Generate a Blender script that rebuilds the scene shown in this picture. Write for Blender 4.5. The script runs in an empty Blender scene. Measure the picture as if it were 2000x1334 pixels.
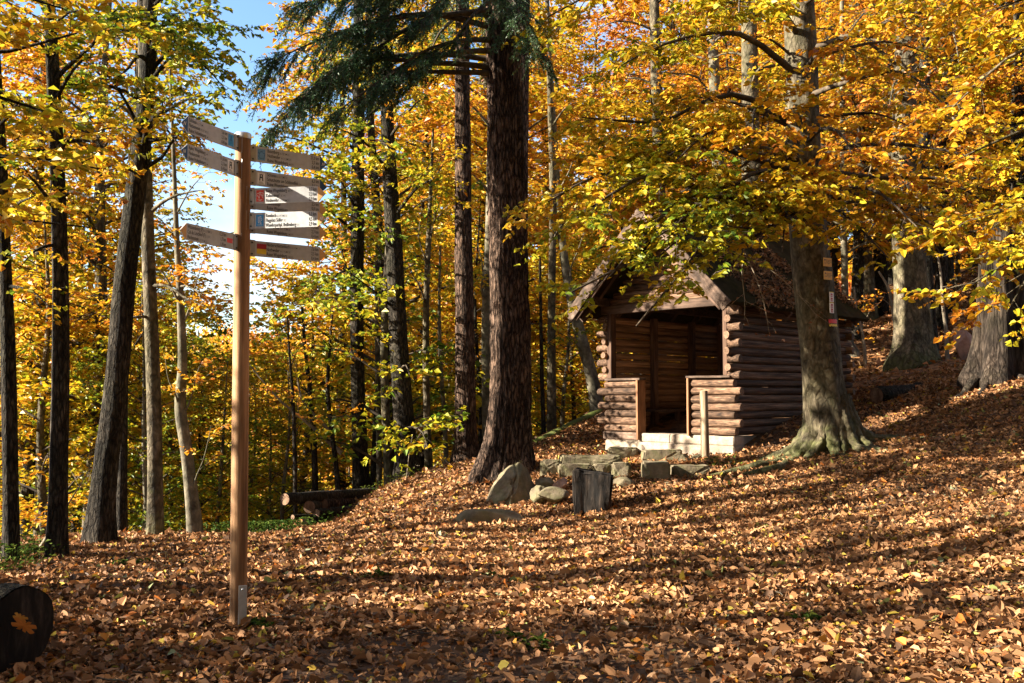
import bpy, bmesh, math, random
import numpy as np
from mathutils import Vector, Matrix, Euler

rng = np.random.default_rng(7)
random.seed(7)
S = bpy.context.scene
COL = S.collection
R = math.radians

# ------------------------------------------------------------------ camera, light, exposure
CAM_Z, FOC, PITCH = 1.52, 1800.0, R(3.275)
cam = bpy.data.cameras.new('camera')
cam.sensor_width = 36.0
cam.lens = 36.0 * FOC / 2000.0
cam.clip_start, cam.clip_end = 0.05, 2000.0
cam_o = bpy.data.objects.new('camera', cam)
cam_o.location = (0, 0, CAM_Z)
cam_o.rotation_euler = (R(90) + PITCH, 0, 0)
COL.objects.link(cam_o)
S.camera = cam_o

SUN_EL, SUN_AZ = R(26.0), R(8.0)            # sun low on the left, a little behind the camera
TOSUN = Vector((-math.cos(SUN_AZ) * math.cos(SUN_EL), -math.sin(SUN_AZ) * math.cos(SUN_EL), math.sin(SUN_EL)))
sun = bpy.data.lights.new('sun', 'SUN')
sun.energy = 5.0
sun.angle = R(0.55)
sun.color = (1.0, 0.895, 0.735)
sun_o = bpy.data.objects.new('sun', sun)
sun_o.rotation_euler = TOSUN.to_track_quat('Z', 'Y').to_euler()
COL.objects.link(sun_o)

W = bpy.data.worlds.new('World')
S.world = W
W.use_nodes = True
nt = W.node_tree
nt.nodes.clear()
n_out = nt.nodes.new('ShaderNodeOutputWorld')
n_bg = nt.nodes.new('ShaderNodeBackground')
n_bg.inputs['Strength'].default_value = 0.05
n_sky = nt.nodes.new('ShaderNodeTexSky')
n_sky.sky_type = 'NISHITA'
n_sky.sun_disc = False
n_sky.sun_elevation = SUN_EL
n_sky.sun_rotation = math.atan2(TOSUN.x, TOSUN.y)
n_sky.ozone_density = 2.0
n_tc = nt.nodes.new('ShaderNodeTexCoord')
n_map = nt.nodes.new('ShaderNodeMapping')
n_map.inputs['Scale'].default_value = (1.0, 1.0, 2.2)
n_map.inputs['Location'].default_value = (0.35, 0.0, 0.1)
n_noise = nt.nodes.new('ShaderNodeTexNoise')
n_noise.inputs['Scale'].default_value = 3.0
n_noise.inputs['Detail'].default_value = 7.0
n_noise.inputs['Roughness'].default_value = 0.55
n_ramp = nt.nodes.new('ShaderNodeValToRGB')
n_ramp.color_ramp.elements[0].position = 0.47
n_ramp.color_ramp.elements[0].color = (0, 0, 0, 1)
n_ramp.color_ramp.elements[1].position = 0.68
n_ramp.color_ramp.elements[1].color = (1, 1, 1, 1)
n_mix = nt.nodes.new('ShaderNodeMixRGB')
n_mix.inputs[2].default_value = (4.2, 4.45, 4.8, 1)
L = nt.links.new
L(n_tc.outputs['Generated'], n_map.inputs['Vector'])
L(n_map.outputs['Vector'], n_noise.inputs['Vector'])
L(n_noise.outputs['Fac'], n_ramp.inputs['Fac'])
L(n_ramp.outputs['Color'], n_mix.inputs[0])
n_hs = nt.nodes.new('ShaderNodeHueSaturation')
n_hs.inputs['Saturation'].default_value = 1.12
n_hs.inputs['Value'].default_value = 1.15
L(n_sky.outputs['Color'], n_hs.inputs['Color'])
L(n_hs.outputs['Color'], n_mix.inputs[1])
L(n_mix.outputs['Color'], n_bg.inputs['Color'])
L(n_bg.outputs['Background'], n_out.inputs['Surface'])

S.view_settings.view_transform = 'Standard'
S.view_settings.look = 'None'
S.view_settings.gamma = 1.0
S.view_settings.use_curve_mapping = False
S.view_settings.exposure = 2.6
S.render.engine = 'CYCLES'
S.cycles.max_bounces = 6
S.cycles.diffuse_bounces = 3
S.cycles.glossy_bounces = 2
S.cycles.transmission_bounces = 3
S.cycles.use_denoising = True

# ------------------------------------------------------------------ helpers
SP, CP = math.sin(PITCH), math.cos(PITCH)

def P(px, py, Y):
    """a point at distance Y in front of the camera's place, read off the photograph's pixels"""
    u, v = (px - 1000.0) / FOC, (667.0 - py) / FOC
    d = (u, CP - v * SP, SP + v * CP)
    t = Y / d[1]
    return np.array((u * t, Y, CAM_Z + d[2] * t))

def tag(o, label=None, cat=None, group=None, kind=None):
    if label: o['label'] = label
    if cat: o['category'] = cat
    if group: o['group'] = group
    if kind: o['kind'] = kind
    return o

def empty(name, loc, rz=0.0):
    o = bpy.data.objects.new(name, None)
    o.empty_display_size = 0.2
    o.location = loc
    o.rotation_euler = (0, 0, rz)
    COL.objects.link(o)
    return o

def link(name, me, parent=None, loc=None, rot=None, scale=None):
    o = bpy.data.objects.new(name, me)
    COL.objects.link(o)
    if parent is not None: o.parent = parent
    if loc is not None: o.location = loc
    if rot is not None: o.rotation_euler = rot
    if scale is not None: o.scale = scale
    return o

class MB:
    """collects vertices and faces, builds one mesh"""
    def __init__(s):
        s.V, s.F, s.M, s.T, s.n = [], [], [], [], 0
    def add(s, V, *Fs, mat=0, tint=None):
        V = np.asarray(V, dtype=np.float64).reshape(-1, 3)
        for F in Fs:
            F = np.asarray(F, dtype=np.int64)
            s.F.append(F + s.n)
            s.M.append(np.full(len(F), mat, dtype=np.int32))
        s.V.append(V)
        s.T.append(np.zeros(len(V)) if tint is None else np.broadcast_to(np.asarray(tint, dtype=np.float64), (len(V),)))
        s.n += len(V)
        return s
    def mesh(s, name, mats, smooth=True, use_tint=False, offset=None):
        me = bpy.data.meshes.new(name)
        V = np.concatenate(s.V)
        if offset is not None: V = V - np.asarray(offset)
        loops = np.concatenate([F.ravel() for F in s.F])
        tot = np.concatenate([np.full(len(F), F.shape[1], dtype=np.int32) for F in s.F])
        start = np.concatenate(([0], np.cumsum(tot)[:-1])).astype(np.int32)
        me.vertices.add(len(V)); me.vertices.foreach_set('co', V.astype(np.float32).ravel())
        me.loops.add(len(loops)); me.loops.foreach_set('vertex_index', loops.astype(np.int32))
        me.polygons.add(len(tot)); me.polygons.foreach_set('loop_start', start)
        try: me.polygons.foreach_set('loop_total', tot)
        except Exception: pass
        me.polygons.foreach_set('material_index', np.concatenate(s.M))
        me.polygons.foreach_set('use_smooth', np.full(len(tot), smooth, dtype=bool))
        for m in (mats if isinstance(mats, (list, tuple)) else [mats]): me.materials.append(m)
        if use_tint:
            a = me.attributes.new('tint', 'FLOAT', 'POINT')
            a.data.foreach_set('value', np.concatenate(s.T).astype(np.float32))
        me.update(calc_edges=True)
        return me
    def obj(s, name, mats, parent=None, smooth=True, use_tint=False, **k):
        return link(name, s.mesh(name, mats, smooth, use_tint), parent, **k)

def unit(a):
    return a / np.maximum(np.linalg.norm(a, axis=-1, keepdims=True), 1e-9)

# value noise ---------------------------------------------------------------
_tab = np.random.default_rng(3).random(4096)
def _h(i, j, k):
    return _tab[(i * 374761 + j * 668265 + k * 144269 + ((i * j) ^ (k * 31))) & 4095]
def noise3(p):
    p = np.asarray(p, dtype=np.float64)
    i = np.floor(p).astype(np.int64); f = p - i; f = f * f * (3 - 2 * f)
    r = 0
    for a in (0, 1):
        for b in (0, 1):
            for c in (0, 1):
                w = (f[..., 0] if a else 1 - f[..., 0]) * (f[..., 1] if b else 1 - f[..., 1]) * (f[..., 2] if c else 1 - f[..., 2])
                r = r + w * _h(i[..., 0] + a, i[..., 1] + b, i[..., 2] + c)
    return r * 2 - 1
def fbm(p, o=4):
    p = np.asarray(p, dtype=np.float64); r = 0; a = 1.0
    for k in range(o):
        r = r + a * noise3(p * (2 ** k) + 17.3 * k); a *= 0.5
    return r
def noise2(x, y, s, seed=0.0, o=3):
    return fbm(np.stack([np.asarray(x) * s, np.asarray(y) * s, np.full(np.shape(x), seed)], -1), o)

# tubes ---------------------------------------------------------------------
def frames(T):
    T = unit(T)
    ref = np.where(np.abs(T[..., 2:3]) > 0.9, np.array([1.0, 0, 0]), np.array([0, 0, 1.0]))
    A = unit(np.cross(T, ref)); B = np.cross(A, T)
    return A, B
def tube(path, rad, sides=8, cap=False):
    path = np.asarray(path, float); rad = np.asarray(rad, float); n = len(path)
    T = np.gradient(path, axis=0)
    mean = unit(path[-1] - path[0])
    ref = np.array([1.0, 0, 0]) if abs(mean[2]) > 0.8 else np.array([0, 0, 1.0])
    T = unit(T); A = unit(np.cross(T, ref)); B = np.cross(A, T)
    th = np.linspace(0, 2 * np.pi, sides, endpoint=False)
    rad = rad if rad.ndim == 2 else rad[:, None] * np.ones(sides)
    V = path[:, None, :] + rad[..., None] * (np.cos(th)[None, :, None] * A[:, None, :] + np.sin(th)[None, :, None] * B[:, None, :])
    V = V.reshape(-1, 3)
    i = np.arange(n - 1)[:, None] * sides; j = np.arange(sides)[None, :]; j2 = (j + 1) % sides
    F = np.stack([i + j, i + j2, i + sides + j2, i + sides + j], -1).reshape(-1, 4)
    return V, F
def tubes(PA, RA, sides=4):
    """many short tubes at once: PA (m,k,3), RA (m,k)"""
    m, k, _ = PA.shape
    T = np.gradient(PA, axis=1) if k > 2 else np.repeat((PA[:, 1:] - PA[:, :1]), k, axis=1)
    A, B = frames(T)
    th = np.linspace(0, 2 * np.pi, sides, endpoint=False)
    V = PA[:, :, None, :] + RA[:, :, None, None] * (np.cos(th)[:, None] * A[:, :, None, :] + np.sin(th)[:, None] * B[:, :, None, :])
    base = (np.arange(m) * k * sides)[:, None, None] + (np.arange(k - 1) * sides)[None, :, None]
    j = np.arange(sides)[None, None, :]; j2 = (j + 1) % sides
    F = np.stack([base + j, base + j2, base + sides + j2, base + sides + j], -1).reshape(-1, 4)
    return V.reshape(-1, 3), F
def smooth_path(pts, n):
    pts = np.asarray(pts, float)
    d = np.concatenate(([0], np.cumsum(np.linalg.norm(np.diff(pts[:, :3], axis=0), axis=1))))
    t = np.linspace(0, d[-1], n)
    # catmull-rom through the points
    out = np.empty((n, pts.shape[1]))
    m = np.gradient(pts, d, axis=0) if len(pts) > 2 else np.repeat((pts[1:] - pts[:1]) / d[-1], 2, axis=0)
    k = np.clip(np.searchsorted(d, t, side='right') - 1, 0, len(d) - 2)
    h = d[k + 1] - d[k]; s = ((t - d[k]) / h)[:, None]; h = h[:, None]
    out = (2*s**3 - 3*s**2 + 1)*pts[k] + (s**3 - 2*s**2 + s)*h*m[k] + (-2*s**3 + 3*s**2)*pts[k+1] + (s**3 - s**2)*h*m[k+1]
    return out

def box(mb, x0, x1, y0, y1, z0, z1, mat=0, jit=0.0):
    V = np.array([(x0,y0,z0),(x1,y0,z0),(x1,y1,z0),(x0,y1,z0),(x0,y0,z1),(x1,y0,z1),(x1,y1,z1),(x0,y1,z1)], float)
    if jit: V += rng.normal(0, jit, V.shape)
    mb.add(V, [(0,3,2,1),(4,5,6,7),(0,1,5,4),(1,2,6,5),(2,3,7,6),(3,0,4,7)], mat=mat)
    return mb

def bevel_mesh(me, w, seg=2):
    bm = bmesh.new(); bm.from_mesh(me)
    bmesh.ops.bevel(bm, geom=list(bm.edges), offset=w, segments=seg, affect='EDGES', profile=0.6)
    bm.to_mesh(me); bm.free()

# ------------------------------------------------------------------ materials
def mat(name):
    m = bpy.data.materials.new(name); m.use_nodes = True
    t = m.node_tree; t.nodes.clear()
    out = t.nodes.new('ShaderNodeOutputMaterial')
    b = t.nodes.new('ShaderNodeBsdfPrincipled')
    t.links.new(b.outputs['BSDF'], out.inputs['Surface'])
    return m, t, b, out
def N(t, kind, **kw):
    n = t.nodes.new(kind)
    for k, v in kw.items():
        if k in n.inputs: n.inputs[k].default_value = v
        else: setattr(n, k, v)
    return n
def ramp(t, stops, interp='LINEAR'):
    n = t.nodes.new('ShaderNodeValToRGB'); cr = n.color_ramp; cr.interpolation = interp
    while len(cr.elements) < len(stops): cr.elements.new(0.5)
    for e, (p, c) in zip(cr.elements, stops):
        e.position = p; e.color = (*c, 1)
    return n
def coords(t, scale, space='Object', loc=(0, 0, 0)):
    tc = t.nodes.new('ShaderNodeTexCoord'); mp = t.nodes.new('ShaderNodeMapping')
    mp.inputs['Scale'].default_value = scale; mp.inputs['Location'].default_value = loc
    t.links.new(tc.outputs[space], mp.inputs['Vector'])
    return mp.outputs['Vector']
def noise_node(t, vec, scale, detail=5.0, rough=0.6, dist=0.0):
    n = N(t, 'ShaderNodeTexNoise', Scale=scale, Detail=detail, Roughness=rough, Distortion=dist)
    t.links.new(vec, n.inputs['Vector'])
    return n.outputs['Fac']
def bump(t, b, height, strength, dist, prev=None):
    n = N(t, 'ShaderNodeBump', Strength=strength, Distance=dist)
    t.links.new(height, n.inputs['Height'])
    if prev is not None: t.links.new(prev, n.inputs['Normal'])
    t.links.new(n.outputs['Normal'], b.inputs['Normal'])
    return n.outputs['Normal']
def mixc(t, fac, a, b_, mode='MIX'):
    n = t.nodes.new('ShaderNodeMixRGB'); n.blend_type = mode
    for i, v in ((0, fac), (1, a), (2, b_)):
        if isinstance(v, (float, int)): n.inputs[i].default_value = v
        elif isinstance(v, tuple): n.inputs[i].default_value = (*v, 1)
        else: t.links.new(v, n.inputs[i])
    return n.outputs['Color']

def bark(name, dark, mid, light, vscale, stretch, bstr, bdist, moss=0.0, mosscol=(0.07, 0.10, 0.015), rough=0.9, blotch=1.3, plates=0.0, pscale=14.0, pstretch=0.22, foot=0.0):
    m, t, b, _ = mat(name)
    v = coords(t, (vscale, vscale, vscale * stretch))
    f = noise_node(t, v, 1.0, 8.0, 0.68, 0.5)
    c = ramp(t, [(0.30, dark), (0.5, mid), (0.72, light)])
    t.links.new(f, c.inputs['Fac'])
    v2 = coords(t, (1, 1, 0.7))
    f2 = noise_node(t, v2, blotch, 6.0, 0.65)
    r2 = ramp(t, [(0.36, (0.42, 0.42, 0.42)), (0.66, (1.25, 1.2, 1.12))])
    t.links.new(f2, r2.inputs['Fac'])
    col = mixc(t, 1.0, c.outputs['Color'], r2.outputs['Color'], 'MULTIPLY')
    v3 = coords(t, (1, 1, 0.5), loc=(4, 2, 1))
    f3 = noise_node(t, v3, 2.2, 5.0, 0.65)
    rm = ramp(t, [(0.5 - 0.2 * moss, (0, 0, 0)), (0.8, (moss, moss, moss))])
    t.links.new(f3, rm.inputs['Fac'])
    col = mixc(t, rm.outputs['Color'], col, mosscol)
    if foot:
        tcf = t.nodes.new('ShaderNodeTexCoord'); sf = t.nodes.new('ShaderNodeSeparateXYZ'); t.links.new(tcf.outputs['Object'], sf.inputs[0])
        mrf = N(t, 'ShaderNodeMapRange'); mrf.inputs[1].default_value = 0.9; mrf.inputs[2].default_value = 0.0; mrf.inputs[3].default_value = 0.0; mrf.inputs[4].default_value = 0.34
        t.links.new(sf.outputs['Z'], mrf.inputs[0])
        ff = noise_node(t, coords(t, (1, 1, 1), loc=(7, 3, 2)), 4.5, 6.0, 0.7)
        af = N(t, 'ShaderNodeMath', operation='ADD'); t.links.new(ff, af.inputs[0]); t.links.new(mrf.outputs[0], af.inputs[1])
        rf = ramp(t, [(0.66, (0, 0, 0)), (0.86, (foot, foot, foot))]); t.links.new(af.outputs[0], rf.inputs['Fac'])
        col = mixc(t, rf.outputs['Color'], col, (0.085, 0.105, 0.018))
    n1 = None
    if plates:
        vp = coords(t, (pscale, pscale, pscale * pstretch))
        nz = t.nodes.new('ShaderNodeTexNoise'); nz.inputs['Scale'].default_value = 0.8; nz.inputs['Detail'].default_value = 4.0
        t.links.new(vp, nz.inputs['Vector'])
        av = N(t, 'ShaderNodeVectorMath', operation='MULTIPLY_ADD'); t.links.new(nz.outputs['Color'], av.inputs[0]); av.inputs[1].default_value = (1.6, 1.6, 1.6); t.links.new(vp, av.inputs[2])
        vo = N(t, 'ShaderNodeTexVoronoi', feature='DISTANCE_TO_EDGE', Scale=1.0, Randomness=1.0); t.links.new(av.outputs[0], vo.inputs['Vector'])
        rp_ = ramp(t, [(0.0, (1 - plates, 1 - plates, 1 - plates)), (0.22, (1, 1, 1))]); t.links.new(vo.outputs['Distance'], rp_.inputs['Fac'])
        col = mixc(t, 1.0, col, rp_.outputs['Color'], 'MULTIPLY')
        n1 = bump(t, b, rp_.outputs['Color'], min(1.0, plates * 1.2), 0.03)
    t.links.new(col, b.inputs['Base Color'])
    b.inputs['Roughness'].default_value = rough
    b.inputs['Specular IOR Level'].default_value = 0.12
    bump(t, b, f, bstr, bdist, n1)
    return m

M = {}
M['beech'] = bark('beech bark', (0.030, 0.024, 0.016), (0.130, 0.108, 0.074), (0.275, 0.238, 0.172), 9, 0.45, 1.0, 0.04, 0.5, (0.085, 0.090, 0.035), 0.85, 2.6, 0.45, 9.0, 0.6, foot=0.4)
M['pale'] = bark('pale beech bark', (0.060, 0.053, 0.038), (0.155, 0.138, 0.100), (0.26, 0.24, 0.185), 8, 0.8, 0.6, 0.02, 0.4, (0.10, 0.11, 0.045), 0.85, 2.2, 0.25, 7.0, 0.8)
M['oak'] = bark('dark oak bark', (0.016, 0.013, 0.010), (0.052, 0.044, 0.035), (0.115, 0.10, 0.083), 22, 0.28, 1.0, 0.03, 0.35, (0.045, 0.052, 0.02), 0.95, 1.8, 0.75, 26.0, 0.22)
M['spruce'] = bark('reddish conifer bark', (0.032, 0.021, 0.015), (0.110, 0.072, 0.053), (0.25, 0.172, 0.130), 26, 0.3, 1.0, 0.03, 0.06, (0.07, 0.08, 0.03), 0.95, 2.0, 0.85, 22.0, 0.20)
M['deadwood'] = bark('weathered dead wood', (0.012, 0.009, 0.007), (0.048, 0.036, 0.028), (0.115, 0.092, 0.074), 24, 0.10, 1.0, 0.03, 0.25, (0.05, 0.05, 0.018), 0.95, 2.0, 0.6, 15.0, 0.09)
M['twig'] = bark('twig bark', (0.03, 0.024, 0.018), (0.07, 0.056, 0.042), (0.12, 0.10, 0.075), 12, 0.4, 0.3, 0.01)
M['paletwig'] = bark('pale bare twig bark', (0.13, 0.105, 0.08), (0.24, 0.205, 0.155), (0.35, 0.305, 0.235), 12, 0.4, 0.3, 0.01)

def leaf_mat(name, stops, transl=0.35, rough=0.45, spec=0.25, obj_off=True):
    m, t, b, out = mat(name)
    a = N(t, 'ShaderNodeAttribute', attribute_name='tint')
    val = a.outputs['Fac']
    if obj_off:
        oi = t.nodes.new('ShaderNodeObjectInfo')
        sx = t.nodes.new('ShaderNodeSeparateColor')
        t.links.new(oi.outputs['Color'], sx.inputs['Color'])
        ad = N(t, 'ShaderNodeMath', operation='ADD'); t.links.new(val, ad.inputs[0]); t.links.new(sx.outputs['Red'], ad.inputs[1])
        sb = N(t, 'ShaderNodeMath', operation='SUBTRACT'); t.links.new(ad.outputs[0], sb.inputs[0]); sb.inputs[1].default_value = 0.5
        val = sb.outputs[0]
    c = ramp(t, stops)
    t.links.new(val, c.inputs['Fac'])
    t.links.new(c.outputs['Color'], b.inputs['Base Color'])
    b.inputs['Roughness'].default_value = rough
    b.inputs['Specular IOR Level'].default_value = spec
    if transl:
        tr = t.nodes.new('ShaderNodeBsdfTranslucent')
        t.links.new(c.outputs['Color'], tr.inputs['Color'])
        mx = t.nodes.new('ShaderNodeMixShader'); mx.inputs[0].default_value = transl
        t.links.new(b.outputs['BSDF'], mx.inputs[1]); t.links.new(tr.outputs['BSDF'], mx.inputs[2])
        t.links.new(mx.outputs['Shader'], out.inputs['Surface'])
    return m
M['leaf'] = leaf_mat('autumn leaves', [(0.0, (0.035, 0.075, 0.008)), (0.2, (0.12, 0.19, 0.012)), (0.38, (0.36, 0.32, 0.015)),
    (0.55, (0.58, 0.345, 0.018)), (0.72, (0.52, 0.195, 0.014)), (0.86, (0.30, 0.095, 0.016)), (1.0, (0.16, 0.065, 0.028))], 0.38)
M['needle'] = leaf_mat('conifer needles', [(0.0, (0.016, 0.048, 0.022)), (0.6, (0.038, 0.088, 0.034)), (1.0, (0.10, 0.135, 0.05))], 0.2)
M['litter'] = leaf_mat('fallen leaves', [(0.0, (0.045, 0.025, 0.014)), (0.2, (0.14, 0.066, 0.028)), (0.42, (0.31, 0.158, 0.070)),
    (0.6, (0.42, 0.215, 0.095)), (0.74, (0.52, 0.325, 0.17)), (0.84, (0.42, 0.13, 0.025)), (0.93, (0.45, 0.33, 0.05)), (0.97, (0.20, 0.22, 0.06)), (1.0, (0.24, 0.26, 0.17))], 0.15, 0.6, 0.12, False)
M['green'] = leaf_mat('green weeds', [(0.0, (0.015, 0.035, 0.006)), (0.5, (0.045, 0.082, 0.012)), (1.0, (0.13, 0.15, 0.025))], 0.3, 0.7, 0.05, obj_off=False)

def ground_mat():
    m, t, b, _ = mat('leaf strewn forest floor')
    v = coords(t, (1, 1, 1))
    vo = N(t, 'ShaderNodeTexVoronoi', Scale=11.0, Randomness=1.0); t.links.new(v, vo.inputs['Vector'])
    sx = t.nodes.new('ShaderNodeSeparateColor'); t.links.new(vo.outputs['Color'], sx.inputs['Color'])
    c = ramp(t, [(0.0, (0.06, 0.032, 0.018)), (0.3, (0.16, 0.075, 0.03)), (0.6, (0.28, 0.13, 0.05)), (0.85, (0.36, 0.20, 0.09)), (1.0, (0.36, 0.13, 0.03))])
    t.links.new(sx.outputs['Red'], c.inputs['Fac'])
    f = noise_node(t, v, 0.9, 6.0, 0.6)
    soil = noise_node(t, v, 14.0, 6.0, 0.7)
    sr = ramp(t, [(0.3, (0.030, 0.019, 0.013)), (0.7, (0.085, 0.056, 0.038))]); t.links.new(soil, sr.inputs['Fac'])
    fr = ramp(t, [(0.35, (0.55, 0.55, 0.55)), (0.6, (0.0, 0.0, 0.0))]); t.links.new(f, fr.inputs['Fac'])
    geo = t.nodes.new('ShaderNodeNewGeometry')
    ln = N(t, 'ShaderNodeVectorMath', operation='LENGTH'); t.links.new(geo.outputs['Position'], ln.inputs[0])
    near = N(t, 'ShaderNodeMapRange'); near.inputs[1].default_value = 14; near.inputs[2].default_value = 24; near.inputs[3].default_value = 0.8; near.inputs[4].default_value = 0.0
    t.links.new(ln.outputs['Value'], near.inputs[0])
    col = mixc(t, fr.outputs['Color'], c.outputs['Color'], sr.outputs['Color'])
    col = mixc(t, near.outputs[0], col, sr.outputs['Color'])
    t.links.new(col, b.inputs['Base Color'])
    b.inputs['Roughness'].default_value = 0.95
    b.inputs['Specular IOR Level'].default_value = 0.15
    n1 = bump(t, b, sx.outputs['Green'], 0.5, 0.03)
    bump(t, b, soil, 0.6, 0.02, n1)
    return m
M['ground'] = ground_mat()

def wood(name, dark, mid, light, stretch=(3.0, 30, 30), rough=0.85, bstr=0.5, dirt=0.5, rnd=0.35):
    m, t, b, _ = mat(name)
    oi = t.nodes.new('ShaderNodeObjectInfo')
    cx = t.nodes.new('ShaderNodeCombineXYZ')
    mu = N(t, 'ShaderNodeMath', operation='MULTIPLY'); mu.inputs[1].default_value = 40.0
    t.links.new(oi.outputs['Random'], mu.inputs[0]); t.links.new(mu.outputs[0], cx.inputs[0]); t.links.new(mu.outputs[0], cx.inputs[2])
    tc = t.nodes.new('ShaderNodeTexCoord'); mp = t.nodes.new('ShaderNodeMapping'); mp.inputs['Scale'].default_value = stretch
    t.links.new(tc.outputs['Object'], mp.inputs['Vector']); t.links.new(cx.outputs[0], mp.inputs['Location'])
    f = noise_node(t, mp.outputs['Vector'], 1.0, 7.0, 0.65, 0.3)
    c = ramp(t, [(0.28, dark), (0.5, mid), (0.72, light)]); t.links.new(f, c.inputs['Fac'])
    mp2 = t.nodes.new('ShaderNodeMapping'); mp2.inputs['Scale'].default_value = (stretch[0] * 1.0, max(1.5, stretch[1] * 0.15), max(1.5, stretch[2] * 0.15))
    t.links.new(tc.outputs['Object'], mp2.inputs['Vector']); t.links.new(cx.outputs[0], mp2.inputs['Location'])
    f2 = noise_node(t, mp2.outputs['Vector'], 1.2, 4.0, 0.6)
    lo = 1 - dirt
    r2 = ramp(t, [(0.35, (lo, lo * 0.95, lo * 0.9)), (0.65, (1.1, 1.1, 1.1))]); t.links.new(f2, r2.inputs['Fac'])
    col = mixc(t, 1.0, c.outputs['Color'], r2.outputs['Color'], 'MULTIPLY')
    mr = N(t, 'ShaderNodeMapRange'); mr.inputs[3].default_value = 1 - rnd; mr.inputs[4].default_value = 1 + rnd * 0.7
    t.links.new(oi.outputs['Random'], mr.inputs[0])
    col = mixc(t, 1.0, col, mr.outputs[0], 'MULTIPLY')
    t.links.new(col, b.inputs['Base Color'])
    b.inputs['Roughness'].default_value = rough
    b.inputs['Specular IOR Level'].default_value = 0.25
    bump(t, b, f, bstr, 0.01)
    return m
M['log'] = wood('weathered brown log', (0.020, 0.011, 0.007), (0.125, 0.069, 0.040), (0.34, 0.215, 0.135), (5.0, 6.0, 6.0), dirt=0.72, bstr=0.6, rnd=0.45)
M['brightlog'] = wood('brightened brown log', (0.095, 0.048, 0.022), (0.30, 0.170, 0.088), (0.48, 0.31, 0.18), (5.0, 6.0, 6.0), dirt=0.5, bstr=0.5, rnd=0.35)  # brown inner wood, its colour lightened further to lift the dim interior
M['endgrain'] = wood('sawn log end', (0.08, 0.048, 0.030), (0.175, 0.105, 0.066), (0.26, 0.165, 0.105), (14, 14, 14))
M['beam'] = wood('brown sawn timber', (0.035, 0.021, 0.014), (0.100, 0.061, 0.042), (0.18, 0.115, 0.080), (2.2, 26, 26))
M['palebeam'] = wood('bleached timber', (0.036, 0.022, 0.015), (0.115, 0.074, 0.052), (0.26, 0.185, 0.138), (4.0, 16, 16), dirt=0.7)
M['jamb'] = wood('orange brown board', (0.09, 0.042, 0.022), (0.20, 0.10, 0.05), (0.30, 0.16, 0.085), (30, 30, 1.6))
M['vbeam'] = wood('upright brown timber', (0.045, 0.025, 0.016), (0.125, 0.070, 0.045), (0.21, 0.13, 0.085), (26, 26, 1.6))
M['post'] = wood('honey coloured post', (0.15, 0.074, 0.032), (0.33, 0.178, 0.083), (0.50, 0.31, 0.165), (24, 24, 0.9), 0.75, 0.45, 0.5, 0.0)
M['pole'] = wood('pale stripped pole', (0.12, 0.085, 0.05), (0.30, 0.225, 0.145), (0.44, 0.35, 0.24), (30, 30, 1.6), 0.8, 0.4, 0.4, 0.0)
M['charred'] = wood('charred block', (0.004, 0.003, 0.0025), (0.013, 0.0095, 0.007), (0.055, 0.040, 0.030), (18, 18, 5), 0.9, 0.9, 0.8, 0.0)

def stone(name, dark, mid, light, moss, mosscol=(0.10, 0.125, 0.03), sc=5.0):
    m, t, b, _ = mat(name)
    v = coords(t, (1, 1, 1))
    f = noise_node(t, v, sc, 9.0, 0.7)
    c = ramp(t, [(0.3, dark), (0.52, mid), (0.75, light)]); t.links.new(f, c.inputs['Fac'])
    f2 = noise_node(t, v, sc * 0.55, 6.0, 0.7, 0.6)
    rm = ramp(t, [(0.42, (0, 0, 0)), (0.62, (moss, moss, moss))]); t.links.new(f2, rm.inputs['Fac'])
    col = mixc(t, rm.outputs['Color'], c.outputs['Color'], mosscol)
    t.links.new(col, b.inputs['Base Color'])
    b.inputs['Roughness'].default_value = 0.9
    b.inputs['Specular IOR Level'].default_value = 0.2
    fine = noise_node(t, v, sc * 6, 6.0, 0.7)
    n1 = bump(t, b, f, 0.7, 0.04)
    bump(t, b, fine, 0.5, 0.01, n1)
    return m
M['sandstone'] = stone('lichened sandstone', (0.050, 0.039, 0.025), (0.140, 0.112, 0.073), (0.26, 0.212, 0.145), 0.55, (0.085, 0.095, 0.03), 4.0)
M['redstone'] = stone('reddish sandstone', (0.14, 0.075, 0.055), (0.27, 0.16, 0.12), (0.38, 0.25, 0.19), 0.1)
M['mossy'] = stone('moss covered stone', (0.035, 0.045, 0.010), (0.085, 0.105, 0.018), (0.15, 0.165, 0.03), 0.4, (0.13, 0.12, 0.05), 5)
M['concrete'] = stone('pale plastered concrete', (0.17, 0.128, 0.095), (0.31, 0.247, 0.195), (0.42, 0.35, 0.285), 0.45, (0.16, 0.135, 0.085), 5)

def plain(name, col, rough=0.5, metal=0.0, spec=0.4, var=0.12, sc=25.0):
    m, t, b, _ = mat(name)
    v = coords(t, (1, 1, 1)); f = noise_node(t, v, sc, 5.0, 0.6)
    a = tuple(x * (1 - var) for x in col); c2 = tuple(min(1, x * (1 + var)) for x in col)
    c = ramp(t, [(0.3, a), (0.7, c2)]); t.links.new(f, c.inputs['Fac'])
    t.links.new(c.outputs['Color'], b.inputs['Base Color'])
    b.inputs['Roughness'].default_value = rough; b.inputs['Metallic'].default_value = metal
    b.inputs['Specular IOR Level'].default_value = spec
    return m
M['board'] = plain('cream enamelled sign board', (0.42, 0.43, 0.435), 0.4)
M['ink'] = plain('black print', (0.025, 0.025, 0.027), 0.5)
M['white'] = plain('white print', (0.80, 0.79, 0.76), 0.5, var=0.05)
M['blue'] = plain('bright blue print', (0.015, 0.25, 0.58), 0.4)
M['navy'] = plain('navy print', (0.012, 0.06, 0.16), 0.4)
M['paleblue'] = plain('pale blue print', (0.13, 0.30, 0.52), 0.4)
M['red'] = plain('red print', (0.66, 0.045, 0.03), 0.4)
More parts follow.
